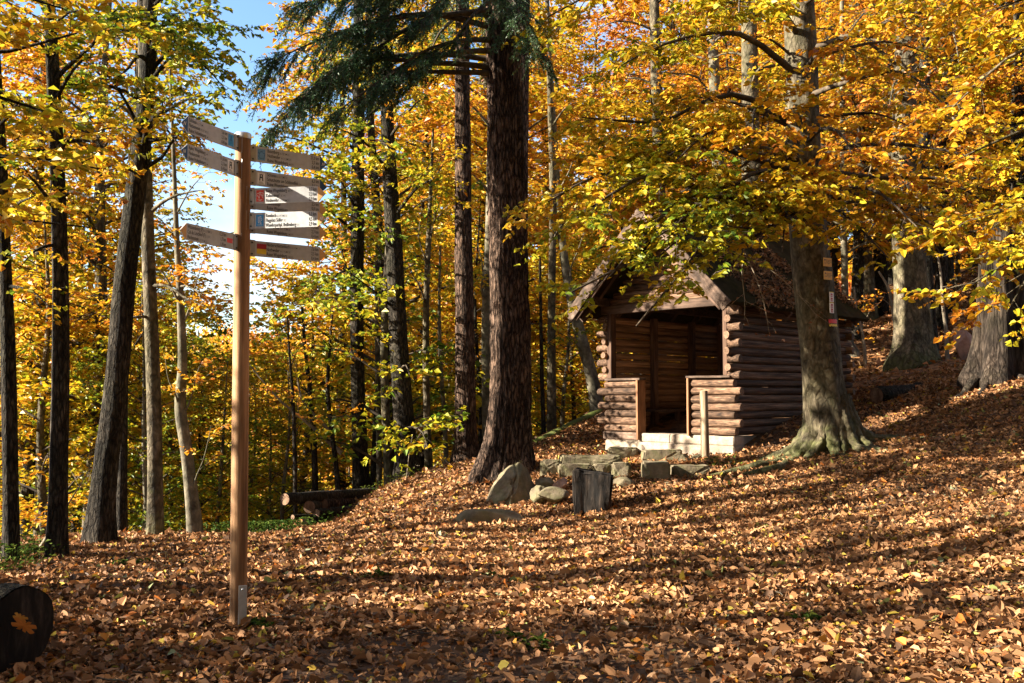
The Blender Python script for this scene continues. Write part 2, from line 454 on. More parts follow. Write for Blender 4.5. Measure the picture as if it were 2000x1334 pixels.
M['crimson'] = plain('crimson print', (0.36, 0.015, 0.03), 0.4)
M['yellow'] = plain('yellow print', (0.72, 0.52, 0.04), 0.4)
M['tip'] = plain('ochre sign tip', (0.58, 0.33, 0.12), 0.45)
M['steel'] = plain('galvanised steel', (0.50, 0.50, 0.49), 0.42, 0.85, 0.5, 0.15)
M['plate'] = plain('dull steel bracket', (0.34, 0.33, 0.31), 0.5, 0.6)
M['tracksign'] = plain('yellow enamel plate', (0.72, 0.40, 0.03), 0.45)
M['felt'] = stone('mossy roofing felt', (0.012, 0.009, 0.005), (0.030, 0.022, 0.012), (0.055, 0.040, 0.022), 0.5, (0.040, 0.034, 0.012), 3.0)
for _n in M['felt'].node_tree.nodes:
    if _n.type == 'BSDF_PRINCIPLED': _n.inputs['Specular IOR Level'].default_value = 0.0; _n.inputs['Roughness'].default_value = 1.0

# ------------------------------------------------------------------ terrain
ctrl_px = [(465,1225,6.0),(0,1334,4.75),(1000,1334,4.80),(2000,1334,4.45),(1500,1250,5.5),(1000,1200,6.3),(1500,1150,6.9),(2000,1150,6.5),(100,1200,6.2),
 (0,1100,9.9),(110,1068,11),(195,1060,11.5),(303,1048,12.5),(380,1045,13.5),(560,1040,14.2),(480,1090,9.3),(680,990,15.5),(820,932,16.5),(940,908,15.5),
 (985,930,13.5),(560,1052,12.2),(560,1068,11),(640,1022,14.2),(600,1034,14.0),(700,990,14.8),(800,1000,12.5),(700,1080,9.2),(1000,1100,8.2),(965,1015,11.5),(1158,1000,11.5),(1300,990,11.3),(1100,932,12.8),(1210,930,12.8),(1280,935,12.8),(1190,893,16.5),(1310,896,15.6),
 (1440,888,14.8),(1560,818,16.2),(1620,888,13.4),(1660,795,17.3),(1700,715,22),(1785,712,20),(1940,742,16),(2000,860,12.3),(2000,1000,8.9),(1750,900,12),
 (1700,1000,10),(1500,1000,10.6),(1060,868,17.5),(1120,832,18.5),(1172,803,19.5)]
ctrl = [tuple(P(*c)) for c in ctrl_px]
ctrl += [(-6,17,-1.3),(-10,15.5,-1.2),(-4,19.5,-2.0),(-1,22,-2.0),(1.5,24,-.8),(-8,24,-4.6),(-2,30,-5.0),(3,28,-1),(6,27,2.2),(7,23,2.4),(12,24,3.6),(12,35,5),
 (22,30,7),(5,42,0),(-20,20,-4),(-15,10,-.8),(-8,6,-.05),(-6,2,0),(0,0,0),(0,3,0),(6,0,.4),(-15,0,0),(12,8,2),(20,10,4),(0,-15,0),(15,-10,2.5),(-20,-15,0),
 (-10,50,-12),(10,60,-2),(-30,40,-11),(-60,60,-16),(0,90,-14),(-40,100,-16),(40,80,10),(-60,200,2),(0,240,12),(-120,230,6),(100,230,36),(0,330,22),(-70,300,16),
 (0,500,30),(-300,300,24),(300,300,50),(300,0,20),(-300,0,-16),(0,-300,0),(-300,-300,-6),(300,-300,12),(700,700,40),(-700,700,20),(-700,-700,0),(700,-700,0)]
ctrl = np.array(ctrl)
_cxy = ctrl[:, :2]
def _phi(d2): return np.sqrt(d2 + 0.8)
_A = _phi(((_cxy[:, None] - _cxy[None]) ** 2).sum(-1))
_n = len(ctrl)
_K = np.zeros((_n + 3, _n + 3)); _K[:_n, :_n] = _A
_K[:_n, _n] = 1; _K[:_n, _n+1:] = _cxy; _K[_n, :_n] = 1; _K[_n+1:, :_n] = _cxy.T
_w = np.linalg.solve(_K, np.concatenate([ctrl[:, 2], [0, 0, 0]]))
def gz(x, y):
    x = np.atleast_1d(np.asarray(x, float)); y = np.atleast_1d(np.asarray(y, float))
    out = np.empty(x.size); xf, yf = x.ravel(), y.ravel()
    for s in range(0, xf.size, 20000):
        xs, ys = xf[s:s+20000], yf[s:s+20000]
        d2 = (xs[:, None] - _cxy[None, :, 0]) ** 2 + (ys[:, None] - _cxy[None, :, 1]) ** 2
        out[s:s+20000] = _phi(d2) @ _w[:_n] + _w[_n] + _w[_n+1] * xs + _w[_n+2] * ys
    out += 0.035 * noise2(xf, yf, 0.9, 2.0, 3)
    return out.reshape(x.shape)
def g1(x, y): return float(gz(x, y)[0])
def on_ground(px, py, Y):
    p = P(px, py, Y); p[2] = g1(p[0], p[1]); return p

def ground():
    s = np.linspace(-1, 1, 300)
    xs = 7.0 * np.sinh(s * 5.0) / 1.0
    ys = 10 + 7.0 * np.sinh(s * 5.0)
    X, Y = np.meshgrid(xs, ys)
    Z = gz(X, Y)
    mb = MB()
    n = len(s)
    i = np.arange(n - 1)[:, None] * n + np.arange(n - 1)[None, :]
    F = np.stack([i, i + 1, i + n + 1, i + n], -1).reshape(-1, 4)
    mb.add(np.stack([X, Y, Z], -1), F)
    o = mb.obj('ground', M['ground'])
    tag(o, kind='structure')
ground()

# ------------------------------------------------------------------ leaves
def leaf_mesh(mb, B, A, Nn, ln, wd, tint, fold=0.25, hi=False, curl=0.15):
    """leaf blades: base points B, directions A, normals Nn, lengths, widths"""
    A = unit(A); Sd = unit(np.cross(A, Nn)); Nn = np.cross(Sd, A)
    ln = ln[:, None]; wd = wd[:, None]
    if np.ndim(fold): fold = fold[:, None]
    if np.ndim(curl): curl = curl[:, None]
    m = len(B)
    if hi:
        b = B; tip = B + A * ln - Nn * ln * curl
        def side(s, f, k): return B + A * ln * f + s * Sd * wd * 0.5 * k + Nn * wd * fold * k - Nn * ln * curl * f * f
        V = np.stack([b, side(1, .3, 1.0), side(1, .68, .8), tip, side(-1, .68, .8), side(-1, .3, 1.0)], 1)
        i = np.arange(m)[:, None] * 6
        F = np.concatenate([i + np.array([[0, 1, 2, 3]]), i + np.array([[0, 3, 4, 5]])])
        mb.add(V, F, tint=np.repeat(tint, 6))
    else:
        tip = B + A * ln - Nn * ln * curl
        l = B + A * ln * .45 + Sd * wd * .5 + Nn * wd * fold
        r = B + A * ln * .45 - Sd * wd * .5 + Nn * wd * fold
        V = np.stack([B, l, tip, r], 1)
        i = np.arange(m)[:, None] * 4
        F = np.concatenate([i + np.array([[0, 1, 2]]), i + np.array([[0, 2, 3]])])
        mb.add(V, F, tint=np.repeat(tint, 4))

def leaves_on_twigs(mb, S0, D, Lt, rg, size, per_m, tint_mu, tint_sd, hi=False, flat=0.6, droop=0.15):
    """rows of leaves left and right of each twig"""
    n = np.maximum(2, (Lt * per_m * rg.uniform(0.75, 1.25, len(Lt))).astype(int))
    idx = np.repeat(np.arange(len(Lt)), n)
    t = rg.uniform(0.08, 1.0, len(idx))
    d = D[idx]
    B = S0[idx] + d * (Lt[idx] * t)[:, None]
    up = np.array([0, 0, 1.0]) * flat + rg.normal(0, 0.42, (len(idx), 3))
    sd = unit(np.cross(d, np.array([0, 0, 1.0])) + 1e-6)
    sgn = rg.choice([-1.0, 1.0], len(idx))[:, None]
    A = d * rg.uniform(0.2, 0.9, (len(idx), 1)) + sd * sgn + np.array([0, 0, -droop]) + rg.normal(0, 0.25, (len(idx), 3))
    s = size * rg.uniform(0.6, 1.35, len(idx))
    tt = tint_mu[idx] if np.ndim(tint_mu) else np.full(len(idx), tint_mu)
    tt = np.clip(tt + rg.normal(0, tint_sd, len(idx)), 0.0, 1.0)
    leaf_mesh(mb, B, A, up, s, s * rg.uniform(0.5, 0.72, len(idx)), tt, hi=hi)

def limb_path(a, b, rg, rise=0.12, wob=0.05, n=9):
    a = np.asarray(a, float); b = np.asarray(b, float)
    t = np.linspace(0, 1, n)[:, None]; L_ = np.linalg.norm(b - a)
    p = a + (b - a) * t
    p[:, 2] += rise * L_ * np.sin(np.pi * t[:, 0]) 
    k = rg.normal(0, wob * L_, (4, 3)); k[0] = 0
    kk = np.stack([np.interp(t[:, 0], np.linspace(0, 1, 4), k[:, c]) for c in range(3)], 1)
    return p + kk * np.sqrt(t)

def limb(mb_w, mb_l, a, b, r0, rg, size=0.075, tint=0.5, sd=0.09, spread=0.45, per=4.5, per_m=26, t0=0.2, rise=0.12, hi=False, twigs=True, sides=6, density=1.0, flat=0.6, bare=False, wob=0.05, twig_every=0.11, plane=0.35):
    """one limb from a to b with side branches, twigs and rows of leaves"""
    p = limb_path(a, b, rg, rise, wob)
    Lm = np.linalg.norm(np.diff(p, axis=0), axis=1).sum()
    rad = r0 * (1 - 0.85 * np.linspace(0, 1, len(p)) ** 0.8)
    mb_w.add(*tube(p, rad, sides))
    ns = max(3, int(Lm * per * density))
    t = np.sort(rg.uniform(t0, 1.0, ns))
    tl = t * (len(p) - 1); k = np.clip(tl.astype(int), 0, len(p) - 2); f = (tl - k)[:, None]
    base = p[k] * (1 - f) + p[k + 1] * f
    T = unit(p[k + 1] - p[k])
    side = unit(np.cross(T, np.array([0, 0, 1.0])) + 1e-6) * np.where(np.arange(ns) % 2, 1, -1)[:, None]
    d = unit(T * rg.uniform(0.35, 1.0, (ns, 1)) + side * rg.uniform(0.6, 1.1, (ns, 1)) + np.array([0, 0, 1.0]) * rg.normal(0.02, plane, (ns, 1)))
    ls = spread * Lm * (1.05 - 0.65 * t) * rg.uniform(0.5, 1.25, ns)
    u = np.linspace(0, 1, 4)
    PA = base[:, None] + d[:, None] * (ls[:, None] * u)[..., None]
    PA[:, :, 2] -= (0.10 * ls[:, None] * u ** 2)
    PA[:, 1:] += rg.normal(0, 0.03, PA[:, 1:].shape) * ls[:, None, None]
    rs = np.maximum(0.22 * r0 * (1 - 0.6 * t), 0.003)
    mb_w.add(*tubes(PA, rs[:, None] * (1 - 0.75 * u)[None], 4))
    # twigs
    nt_ = np.maximum(2, (ls / twig_every).astype(int))
    ii = np.repeat(np.arange(ns), nt_)
    tt = rg.uniform(0.15, 1.0, len(ii)); q = tt * 3; kk = np.clip(q.astype(int), 0, 2); ff = (q - kk)[:, None]
    tb = PA[ii, kk] * (1 - ff) + PA[ii, kk + 1] * ff
    td0 = unit(PA[ii, kk + 1] - PA[ii, kk])
    tside = unit(np.cross(td0, np.array([0, 0, 1.0])) + 1e-6) * rg.choice([-1.0, 1.0], len(ii))[:, None]
    td = unit(td0 * rg.uniform(0.4, 1.2, (len(ii), 1)) + tside * rg.uniform(0.4, 1.0, (len(ii), 1)) + rg.normal(0, 0.22, (len(ii), 3)))
    tl_ = rg.uniform(0.16, 0.42, len(ii)) * (1 if size < 0.12 else size / 0.1)
    if twigs:
        sel = rg.random(len(ii)) < (1.0 if bare else 0.6)
        PT = np.stack([tb, tb + td * tl_[:, None]], 1)[sel]
        mb_w.add(*tubes(PT, np.tile(np.array([[0.0032, 0.0014]]), (len(PT), 1)), 3))
    if not bare:
        # tint drifts slowly through the crown
        mu = tint + 0.19 * fbm(tb * 0.5 + 11.0, 2) + rg.normal(0, 0.03, len(ii))
        leaves_on_twigs(mb_l, tb, td, tl_, rg, size, per_m, mu, sd, hi, flat)

def trunk_mesh(mb, path4, sides=16, flare=0.5, lobes=(5, 0.12), rough=0.03, rg=rng, seed=0.0, furrow=0.0, n=None, fl_h=0.35):
    """path4: rows of x, y, z, radius from the ground up"""
    L_ = np.linalg.norm(path4[-1, :3] - path4[0, :3])
    n = n or max(14, int(L_ / 0.28))
    base = path4[0].copy(); base[2] -= 0.35
    q = smooth_path(np.vstack([base, path4]), n)
    # closer rings near the foot
    h = np.maximum(q[:, 2] - path4[0, 2], 0)
    th = np.linspace(0, 2 * np.pi, sides, endpoint=False)
    fl = np.exp(-h / fl_h)
    ph = rg.uniform(0, 6)
    lob = lobes[1] * np.cos(lobes[0] * th + ph) + 0.6 * lobes[1] * np.cos((lobes[0] - 2) * th + 2 * ph)
    rad = q[:, 3:4] * (1 + flare * fl[:, None] * (1 + 2.2 * lob[None, :]) + 0.25 * lob[None, :] * np.exp(-h / 2.0)[:, None])
    nz = fbm(np.stack(np.broadcast_arrays(np.cos(th)[None, :] * 1.5 + seed, np.sin(th)[None, :] * 1.5, h[:, None] * 1.1), -1), 3)
    rad = rad * (1 + rough * nz)
    if furrow:
        fz = fbm(np.stack(np.broadcast_arrays(np.cos(th)[None, :] * 9 + seed, np.sin(th)[None, :] * 9, h[:, None] * 2.2), -1), 3)
        rad = rad * (1 + furrow * (1 - 2.2 * np.abs(fz)))
    V, F = tube(q[:, :3], rad, sides)
    mb.add(V, F)
    return q

def px_trunk(pts, Y, dY=0.0):
    """trunk axis from photo pixels: (px, py, width px); the first row stands on the ground"""
    out = []
    for i, (px, py, w) in enumerate(pts):
        y = Y + dY * i / max(1, len(pts) - 1)
        p = P(px, py, y)
        out.append((p[0], p[1], p[2], 0.5 * w * y / FOC))
    out = np.array(out)
    out[0, 2] = min(out[0, 2], g1(out[0, 0], out[0, 1]))
    return out
def extend(path, dz, shrink=0.6):
    d = path[-1, :3] - path[-2, :3]; d = d / d[2]
    e = path[-1].copy(); e[:3] += d * dz; e[3] *= shrink
    return np.vstack([path, e])
def at_z(q, z):
    return np.array([np.interp(z, q[:, 2], q[:, c]) for c in range(4)])

def tree(name, label, cat, path4, bark_m, rg, limbs=(), auto=None, size=0.075, tint=0.5, sd=0.09, hi=False, group=None, off=0.0, seed=0.0, trunk_kw=None, leaf=None, limb_kw=None, twig_m=None, separate=True):
    """a tree: trunk, each limb, crown of leaves"""
    root = empty(name, path4[0, :3])
    tag(root, label, cat, group)
    o0 = path4[0, :3]
    mb = MB(); q = trunk_mesh(mb, path4, rg=rg, seed=seed, **(trunk_kw or {}))
    link('trunk', mb.mesh('trunk', bark_m, offset=o0), root)
    ml = MB(); lk = dict(size=size, sd=sd, hi=hi); lk.update(limb_kw or {})
    specs = []
    for sp in limbs:
        z, end = sp[0], np.asarray(sp[1], float); kw = dict(sp[2]) if len(sp) > 2 else {}
        specs.append((z, end, kw))
    if auto:
        z0, z1, nn = auto['z0'], auto['z1'], auto['n']
        az0, az1 = auto.get('az', (0, 360)); le = auto.get('len', (1.2, 2.6)); up = auto.get('up', (0.0, 0.5))
        for i in range(nn):
            z = z0 + (z1 - z0) * (i + rg.uniform(0, 1)) / nn
            a = R(az0 + (az1 - az0) * ((i * 0.381966 + rg.uniform(-.08, .08)) % 1.0))
            l_ = rg.uniform(*le) * (1 - 0.35 * (i / nn))
            q0 = at_z(q, z)
            specs.append((z, q0[:3] + np.array([math.cos(a) * l_, math.sin(a) * l_, l_ * rg.uniform(*up)]), dict(auto.get('kw', {}))))
    mw_all = MB()
    for z, end, kw in specs:
        q0 = at_z(q, z)
        k = dict(lk); k['tint'] = tint; k.update(kw)
        r0 = k.pop('r0', None) or min(q0[3] * 0.42, 0.02 + 0.012 * np.linalg.norm(end - q0[:3]))
        mw = MB() if separate else mw_all
        limb(mw, ml, q0[:3], end, r0, rg, **k)
        if separate: link('limb', mw.mesh('limb', twig_m or bark_m, offset=o0), root)
    if not separate and mw_all.n: link('limb', mw_all.mesh('limb', twig_m or bark_m, offset=o0), root)
    if ml.n:
        c = link('crown', ml.mesh('crown', leaf or M['leaf'], smooth=False, use_tint=True, offset=o0), root)
        c.color = (0.5 + off, 0.5, 0.5, 1)
    return root

def copy_tree(o, parent=None):
    c = o.copy(); COL.objects.link(c)
    if parent is not None: c.parent = parent
    for ch in list(o.children): copy_tree(ch, c)
    return c

# ------------------------------------------------------------------ the log shelter
HC = P(1430, 851, 15.0)                      # front right corner, at the underside of the logs
HUT_ROT = math.atan2(-0.716, 0.698)
hut = empty('log_shelter', HC, HUT_ROT)
tag(hut, 'small open-fronted log shelter with a steep gabled roof and pale concrete footing', 'shelter')
Hm = Matrix.Translation(Vector(HC)) @ Matrix.Rotation(HUT_ROT, 4, 'Z')
def hut_to_world(p): return np.array(Hm @ Vector(p))

def log_variants(k, m='log'):
    out = []
    for i in range(k):
        rg = np.random.default_rng(100 + i)
        ns, sides = 9, 12
        x = np.array([0, 0.012, 0.03, .2, .4, .6, .8, .97, .988, 1.0]); 
        rr = np.array([0.90, .98, 1, 1, 1, 1, 1, 1, .98, .90]) * (1 + rg.normal(0, .035, 10))
        th = np.linspace(0, 2*np.pi, sides, endpoint=False)
        ob = 1 + 0.05*np.cos(2*th + rg.uniform(0, 6)) + 0.03*np.cos(3*th + rg.uniform(0, 6))
        cy = np.interp(x, [0, .5, 1], rg.normal(0, .05, 3)); cz = np.interp(x, [0, .5, 1], rg.normal(0, .05, 3))
        V = np.stack([np.repeat(x, sides), (cy[:, None] + rr[:, None]*ob*np.cos(th)).ravel(), (cz[:, None] + rr[:, None]*ob*np.sin(th)).ravel()], 1)
        n = len(x); i0 = np.arange(n-1)[:, None]*sides; j = np.arange(sides)[None]; j2 = (j+1) % sides
        F = np.stack([i0+j, i0+j2, i0+sides+j2, i0+sides+j], -1).reshape(-1, 4)
        mb = MB(); mb.add(V, F)
        for e, s in ((0, -1), (n-1, 1)):
            ring = V[e*sides:(e+1)*sides]; c = ring.mean(0)
            idx = np.arange(sides)
            T = np.stack([np.full(sides, sides), idx, (idx+1) % sides], 1) if s > 0 else np.stack([np.full(sides, sides), (idx+1) % sides, idx], 1)
            mb.add(np.vstack([ring, c]), T, mat=1)
        out.append(mb.mesh('log', [M[m], M['endgrain']]))
    return out
LOGS = log_variants(6)
INNER = log_variants(4, 'brightlog')
for me in LOGS + INNER:
    # flat shaded ends, round flanks
    for p_ in me.polygons:
        if p_.material_index == 1: p_.use_smooth = False

def hut_log(a, b, r, ry=None, name='log', kinds=None):
    """a log between two hut points (level)"""
    a = Vector(a); b = Vector(b); d = b - a
    o = link(name, random.choice(kinds or LOGS), hut, a, (random.uniform(-.0, .0), 0, math.atan2(d.y, d.x)), (d.length, ry or r, r))
    return o

PITCHZ, NR, LR = 0.131, 16, 0.069
SEATZ = 0.92
for k in range(NR):
    z = (k + 0.5) * PITCHZ
    long = k % 2 == 1
    j = lambda s=.02: random.uniform(-s, s)
    if k < 7:                                            # low front walls either side of the doorway
        hut_log((-2.80 + j() if long else -2.63 + j(), j(.008), z), (-1.875, j(.008), z), LR)
        hut_log((-0.757, j(.008), z), (0.19 + j() if long else 0.085 + j(), j(.008), z), LR)
    elif long:                                           # stubs of the upper rows
        hut_log((-0.035, 0, z), (0.19 + j(), 0, z), LR)
        hut_log((-2.80 + j(), 0, z), (-2.56, 0, z), LR)
    y0 = 0.055 if (k < 7 or long) else -0.115 + j()
    y1 = 4.17 + j() if not long else 4.02
    hut_log((j(.006), y0, z), (j(.006), y1, z), LR * (0.93 if k in (6, 9) else 1.0), 0.062)
    hut_log((-2.6 + j(.006), y0, z), (-2.6 + j(.006), y1, z), LR * (0.90 if k in (8, 10, 11, 13) else 1.0), 0.055, kinds=INNER)
    hut_log((-2.78 if long else -2.53, 4.0, z), (0.17 if long else -0.07, 4.0, z), LR * (0.92 if k in (9, 12) else 1.0), 0.06, kinds=INNER)

def hut_box(name, x0, x1, y0, y1, z0, z1, m, bev=0.006, label=None):
    c = ((x0+x1)/2, (y0+y1)/2, (z0+z1)/2)
    mb = MB(); box(mb, x0-c[0], x1-c[0], y0-c[1], y1-c[1], z0-c[2], z1-c[2], jit=0.002)
    me = mb.mesh(name, m, smooth=False)
    if bev: bevel_mesh(me, bev, 2)
    o = link(name, me, hut, c)
    if label: o['label'] = label
    return o

hut_box('board', -2.66, -1.88, -0.078, 0.05, -0.135, -0.002, M['palebeam'], 0.02, 'bleached thick bottom board')
hut_box('cap_plank', -2.60, -1.80, -0.10, 0.09, 0.921, 0.958, M['palebeam'])
hut_box('cap_plank', -0.83, 0.03, -0.10, 0.09, 0.941, 0.978, M['palebeam'])
hut_box('door_jamb', -1.872, -1.832, -0.115, 0.115, -0.13, 0.918, M['jamb'])
hut_box('door_jamb', -0.80, -0.76, -0.115, 0.115, -0.02, 0.938, M['jamb'])
hut_box('upright', -2.555, -2.46, -0.07, 0.07, 0.96, 2.128, M['vbeam'])
hut_box('upright', -0.115, -0.04, -0.06, 0.06, 0.98, 2.128, M['vbeam'])
hut_box('header_beam', -2.70, 0.06, -0.065, 0.075, 2.13, 2.275, M['beam'], 0.008)
for y in (1.25, 2.5, 3.55):
    hut_box('upright', -2.545, -2.44, y-.06, y+.06, 0.0, 2.12, M['vbeam'])
for y in (1.3, 2.7):
    hut_box('upright', -0.16, -0.065, y-.06, y+.06, 0.0, 2.12, M['vbeam'])
# wall plates and ridge beam reach forward under the eaves
hut_box('wall_plate', -2.69, -2.52, -0.55, 4.2, 2.278, 2.42, M['beam'], 0.008)
hut_box('wall_plate', -0.10, 0.07, -0.55, 4.2, 2.278, 2.42, M['beam'], 0.008)
# gable of stacked slabs
AX, AZ, SL = -1.32, 3.78, 1.03
for gy in (0.0, 4.0):
    z = 2.278
    while z < 3.5:
        hw = (AZ - 0.09 - (z + .115)) / SL - 0.02
        x0, x1 = AX - hw, AX + hw
        if z < 2.43: x0, x1 = max(x0, -2.515), min(x1, -0.105)
        if x1 - x0 > 0.25: hut_log((x0, gy + 0.01, z + .058), (x1, gy + 0.01, z + .058), 0.062, 0.042)
        z += 0.117
# roof: two thick planes with rafters and barge boards
TH = 0.07
def roof_plane(s):
    """s=+1 the slope towards the beech, -1 the far slope"""
    ux, uz = s / math.hypot(1, SL), -SL / math.hypot(1, SL)
    ln = 1.66 * math.hypot(1, SL)
    nx, nz = -uz * s * s, abs(ux)
    nx = SL / math.hypot(1, SL) * s; nz = 1 / math.hypot(1, SL)
    mb = MB(); nu, nv = 26, 40
    U, Vv = np.meshgrid(np.linspace(0, ln, nu), np.linspace(-0.6, 4.27, nv), indexing='ij')
    sag = 0.022 * fbm(np.stack([U * 1.3, Vv * 1.3, np.full(U.shape, s * 5.0)], -1), 3)
    for top in (0, 1):
        off = sag + (TH if top else 0)
        X = AX + ux * U + nx * off; Z = AZ + uz * U + nz * off
        if top: X, Z = X, Z
        i = np.arange(nu - 1)[:, None] * nv + np.arange(nv - 1)[None]
        F = np.stack([i, i + nv, i + nv + 1, i + 1], -1).reshape(-1, 4)
        if (s > 0) != bool(top): F = F[:, ::-1]
        mb.add(np.stack([X, Vv, Z], -1), F)
    n0 = nu * nv
    idx = np.arange(nu * nv).reshape(nu, nv)
    rim = np.concatenate([idx[:, 0], idx[-1, 1:], idx[::-1, -1][1:], idx[0, ::-1][1:-1]])
    r2 = np.roll(rim, -1)
    F = np.stack([rim, r2, r2 + n0, rim + n0], 1)
    if s > 0: F = F[:, ::-1]
    mb.F.append(F); mb.M.append(np.zeros(len(F), np.int32))
    o = mb.obj('roof', M['felt'], hut, smooth=False)
    # rafters
    for y in np.linspace(-0.30, 3.9, 6):
        bl = MB(); box(bl, 0, ln - 0.05, -0.04, 0.04, -0.10, -0.002)
        r = bl.obj('rafter', M['beam'], hut, smooth=False)
        r.location = (AX, y, AZ); r.rotation_euler = (0, math.atan2(SL, s), 0)
        r.location = Vector((AX + ux * 0.06, y, AZ + uz * 0.06)) - Vector((nx, 0, nz)) * 0.006
    # barge boards, an upper and a lower one
    for (y, w0, w1, l0, l1, mm) in ((-0.642, -0.12, 0.085, 0.0, ln + 0.02, 'palebeam'), (-0.606 + 0.012, -0.17, -0.05, 0.12, ln - 0.06, 'beam')):
        bl = MB(); t0 = l0 
        box(bl, l0, l1, -0.018, 0.018, w0, w1, jit=0.002)
        me = bl.mesh('barge_board', M[mm], smooth=False); bevel_mesh(me, 0.005, 1)
        r = link('barge_board', me, hut)
        r.rotation_euler = (0, math.atan2(SL, s), 0)
        r.location = (AX + (0.004 if s > 0 else -0.004), y + (0.004 if s > 0 else 0.0), AZ)
roof_plane(1); roof_plane(-1)
# the sloping boards mirror: on the far slope the board's own up axis points down, set right here
for o in [c for c in hut.children if c.name.startswith(('rafter', 'barge_board'))]:
    if abs(o.rotation_euler[1]) > R(90):
        o.scale = (1, 1, -1)
# footing and floor
mb = MB(); box(mb, -2.58, 0.02, -0.06, 0.28, -0.34, -0.140)
for (x0, x1, z0, z1, y0, nm) in ((-2.60, -1.20, -0.16, -0.012, -0.055, 'footing_block'), (-1.196, -0.45, -0.16, -0.010, -0.052, 'footing_block'), (-0.446, 0.06, -0.16, -0.012, -0.057, 'footing_block'),
                             (-2.61, 0.07, -0.62, -0.163, -0.078, 'footing_base')):
    c = ((x0+x1)/2, 0.11, (z0+z1)/2)
    zt = -0.14 if (x0 < -2.5 and nm == 'footing_block') else z1
    bm = bmesh.new()
    bmesh.ops.create_cube(bm, size=1.0)
    for v in bm.verts: v.co = Vector((v.co.x * (x1-x0), v.co.y * (0.32 - (y0 + .05)), v.co.z * (z1-z0)))
    bmesh.ops.bevel(bm, geom=list(bm.edges), offset=0.012, segments=2, affect='EDGES')
    bmesh.ops.subdivide_edges(bm, edges=list(bm.edges), cuts=5, use_grid_fill=True)
    for v in bm.verts:
        q = np.array(v.co) * 6.0 + x0 * 3
        k = 0.012 if nm == 'footing_base' else 0.006
        v.co += Vector((fbm(q, 3) * k, fbm(q + 9, 3) * k * 1.4, fbm(q + 5, 3) * k))
    me = bpy.data.meshes.new(nm); bm.to_mesh(me); bm.free(); me.materials.append(M['concrete'])
    link(nm, me, hut, (c[0], 0.11 + (y0 + .05) * .5, c[2]))
hut_box('floor_slab', -2.52, -0.08, 0.29, 3.9, -0.3, -0.03, M['concrete'], 0.004)
# bench along the far side wall
hut_box('bench_seat', -2.53, -2.10, 0.75, 3.8, 0.345, 0.39, M['beam'])
for y in (1.55, 2.95):
    o = hut_box('bench_leg', -2.22, -2.14, y-.035, y+.035, -0.03, 0.343, M['vbeam'])
hut_box('bench_seat', -2.0, -0.2, 3.45, 3.88, 0.345, 0.39, M['beam'])

pp = P(1377, 884, 14.62)
pz = g1(pp[0], pp[1])
pole_top = P(1377, 763, 14.62)[2]
mb = MB()
pth = np.array([[0, 0, -0.3], [0.004, 0, 0.0], [0.0, 0.006, .45], [-0.012, 0.0, pole_top - pz - .01], [-0.012, 0, pole_top - pz]])
V, F = tube(pth, [0.072, 0.070, 0.066, 0.064, 0.058], 14); mb.add(V, F); mb.add(V[-14:], [list(range(14))])
o = mb.obj('wooden_pole', M['pole'], loc=(pp[0], pp[1], pz))
tag(o, 'pale bark-stripped pole standing before the low log wall', 'post')

# ------------------------------------------------------------------ the signpost
base = on_ground(465, 1225, 5.98)
top = P(475, 262, 5.98)
sp = empty('signpost', base)
tag(sp, 'tall round wooden signpost carrying layers of pointed hiking direction boards', 'signpost')
bt = top - base
rg = np.random.default_rng(5)
n = 40; t = np.linspace(0, 1, n)
path = bt[None] * t[:, None]; path[0, 2] -= 0.2
sides = 20; th = np.linspace(0, 2*np.pi, sides, endpoint=False)
rad = (0.0545 - 0.0045 * t)[:, None] * (1 + 0.012 * fbm(np.stack(np.broadcast_arrays(np.cos(th)[None]*2, np.sin(th)[None]*2, t[:, None]*14), -1), 3))
V, F = tube(path, rad, sides)
mb = MB(); mb.add(V, F); mb.add(V[-sides:], [list(range(sides))])
mb.obj('post', M['post'], sp)
# thin steel cap
mb = MB(); V, F = tube(np.array([[0,0,-.035],[0,0,-.001],[0,0,.004],[0,0,.010]]), [.053,.053,.049,.02], 20); mb.add(V, F); mb.add(V[-20:], [list(range(20))])
mb.obj('post_cap', M['steel'], sp, loc=bt)
# foot plate with two bolts
fp = P(473, 1183, 5.92) - base
mb = MB(); box(mb, -0.026, 0.026, -0.005, 0.005, -0.14, 0.125)
me = mb.mesh('foot_plate', M['steel'], smooth=False); bevel_mesh(me, 0.004, 2)
fpo = link('foot_plate', me, sp, (fp[0], -0.052, fp[2]), (0, 0, R(18)))
for z in (-0.10, 0.10):
    mb = MB(); V, F = tube(np.array([[0, -.004, z], [0, -.012, z], [0, -.014, z]]), [.008, .008, .004], 10); mb.add(V, F); mb.add(V[-10:], [list(range(10))])
    mb.obj('bolt', M['steel'], fpo)

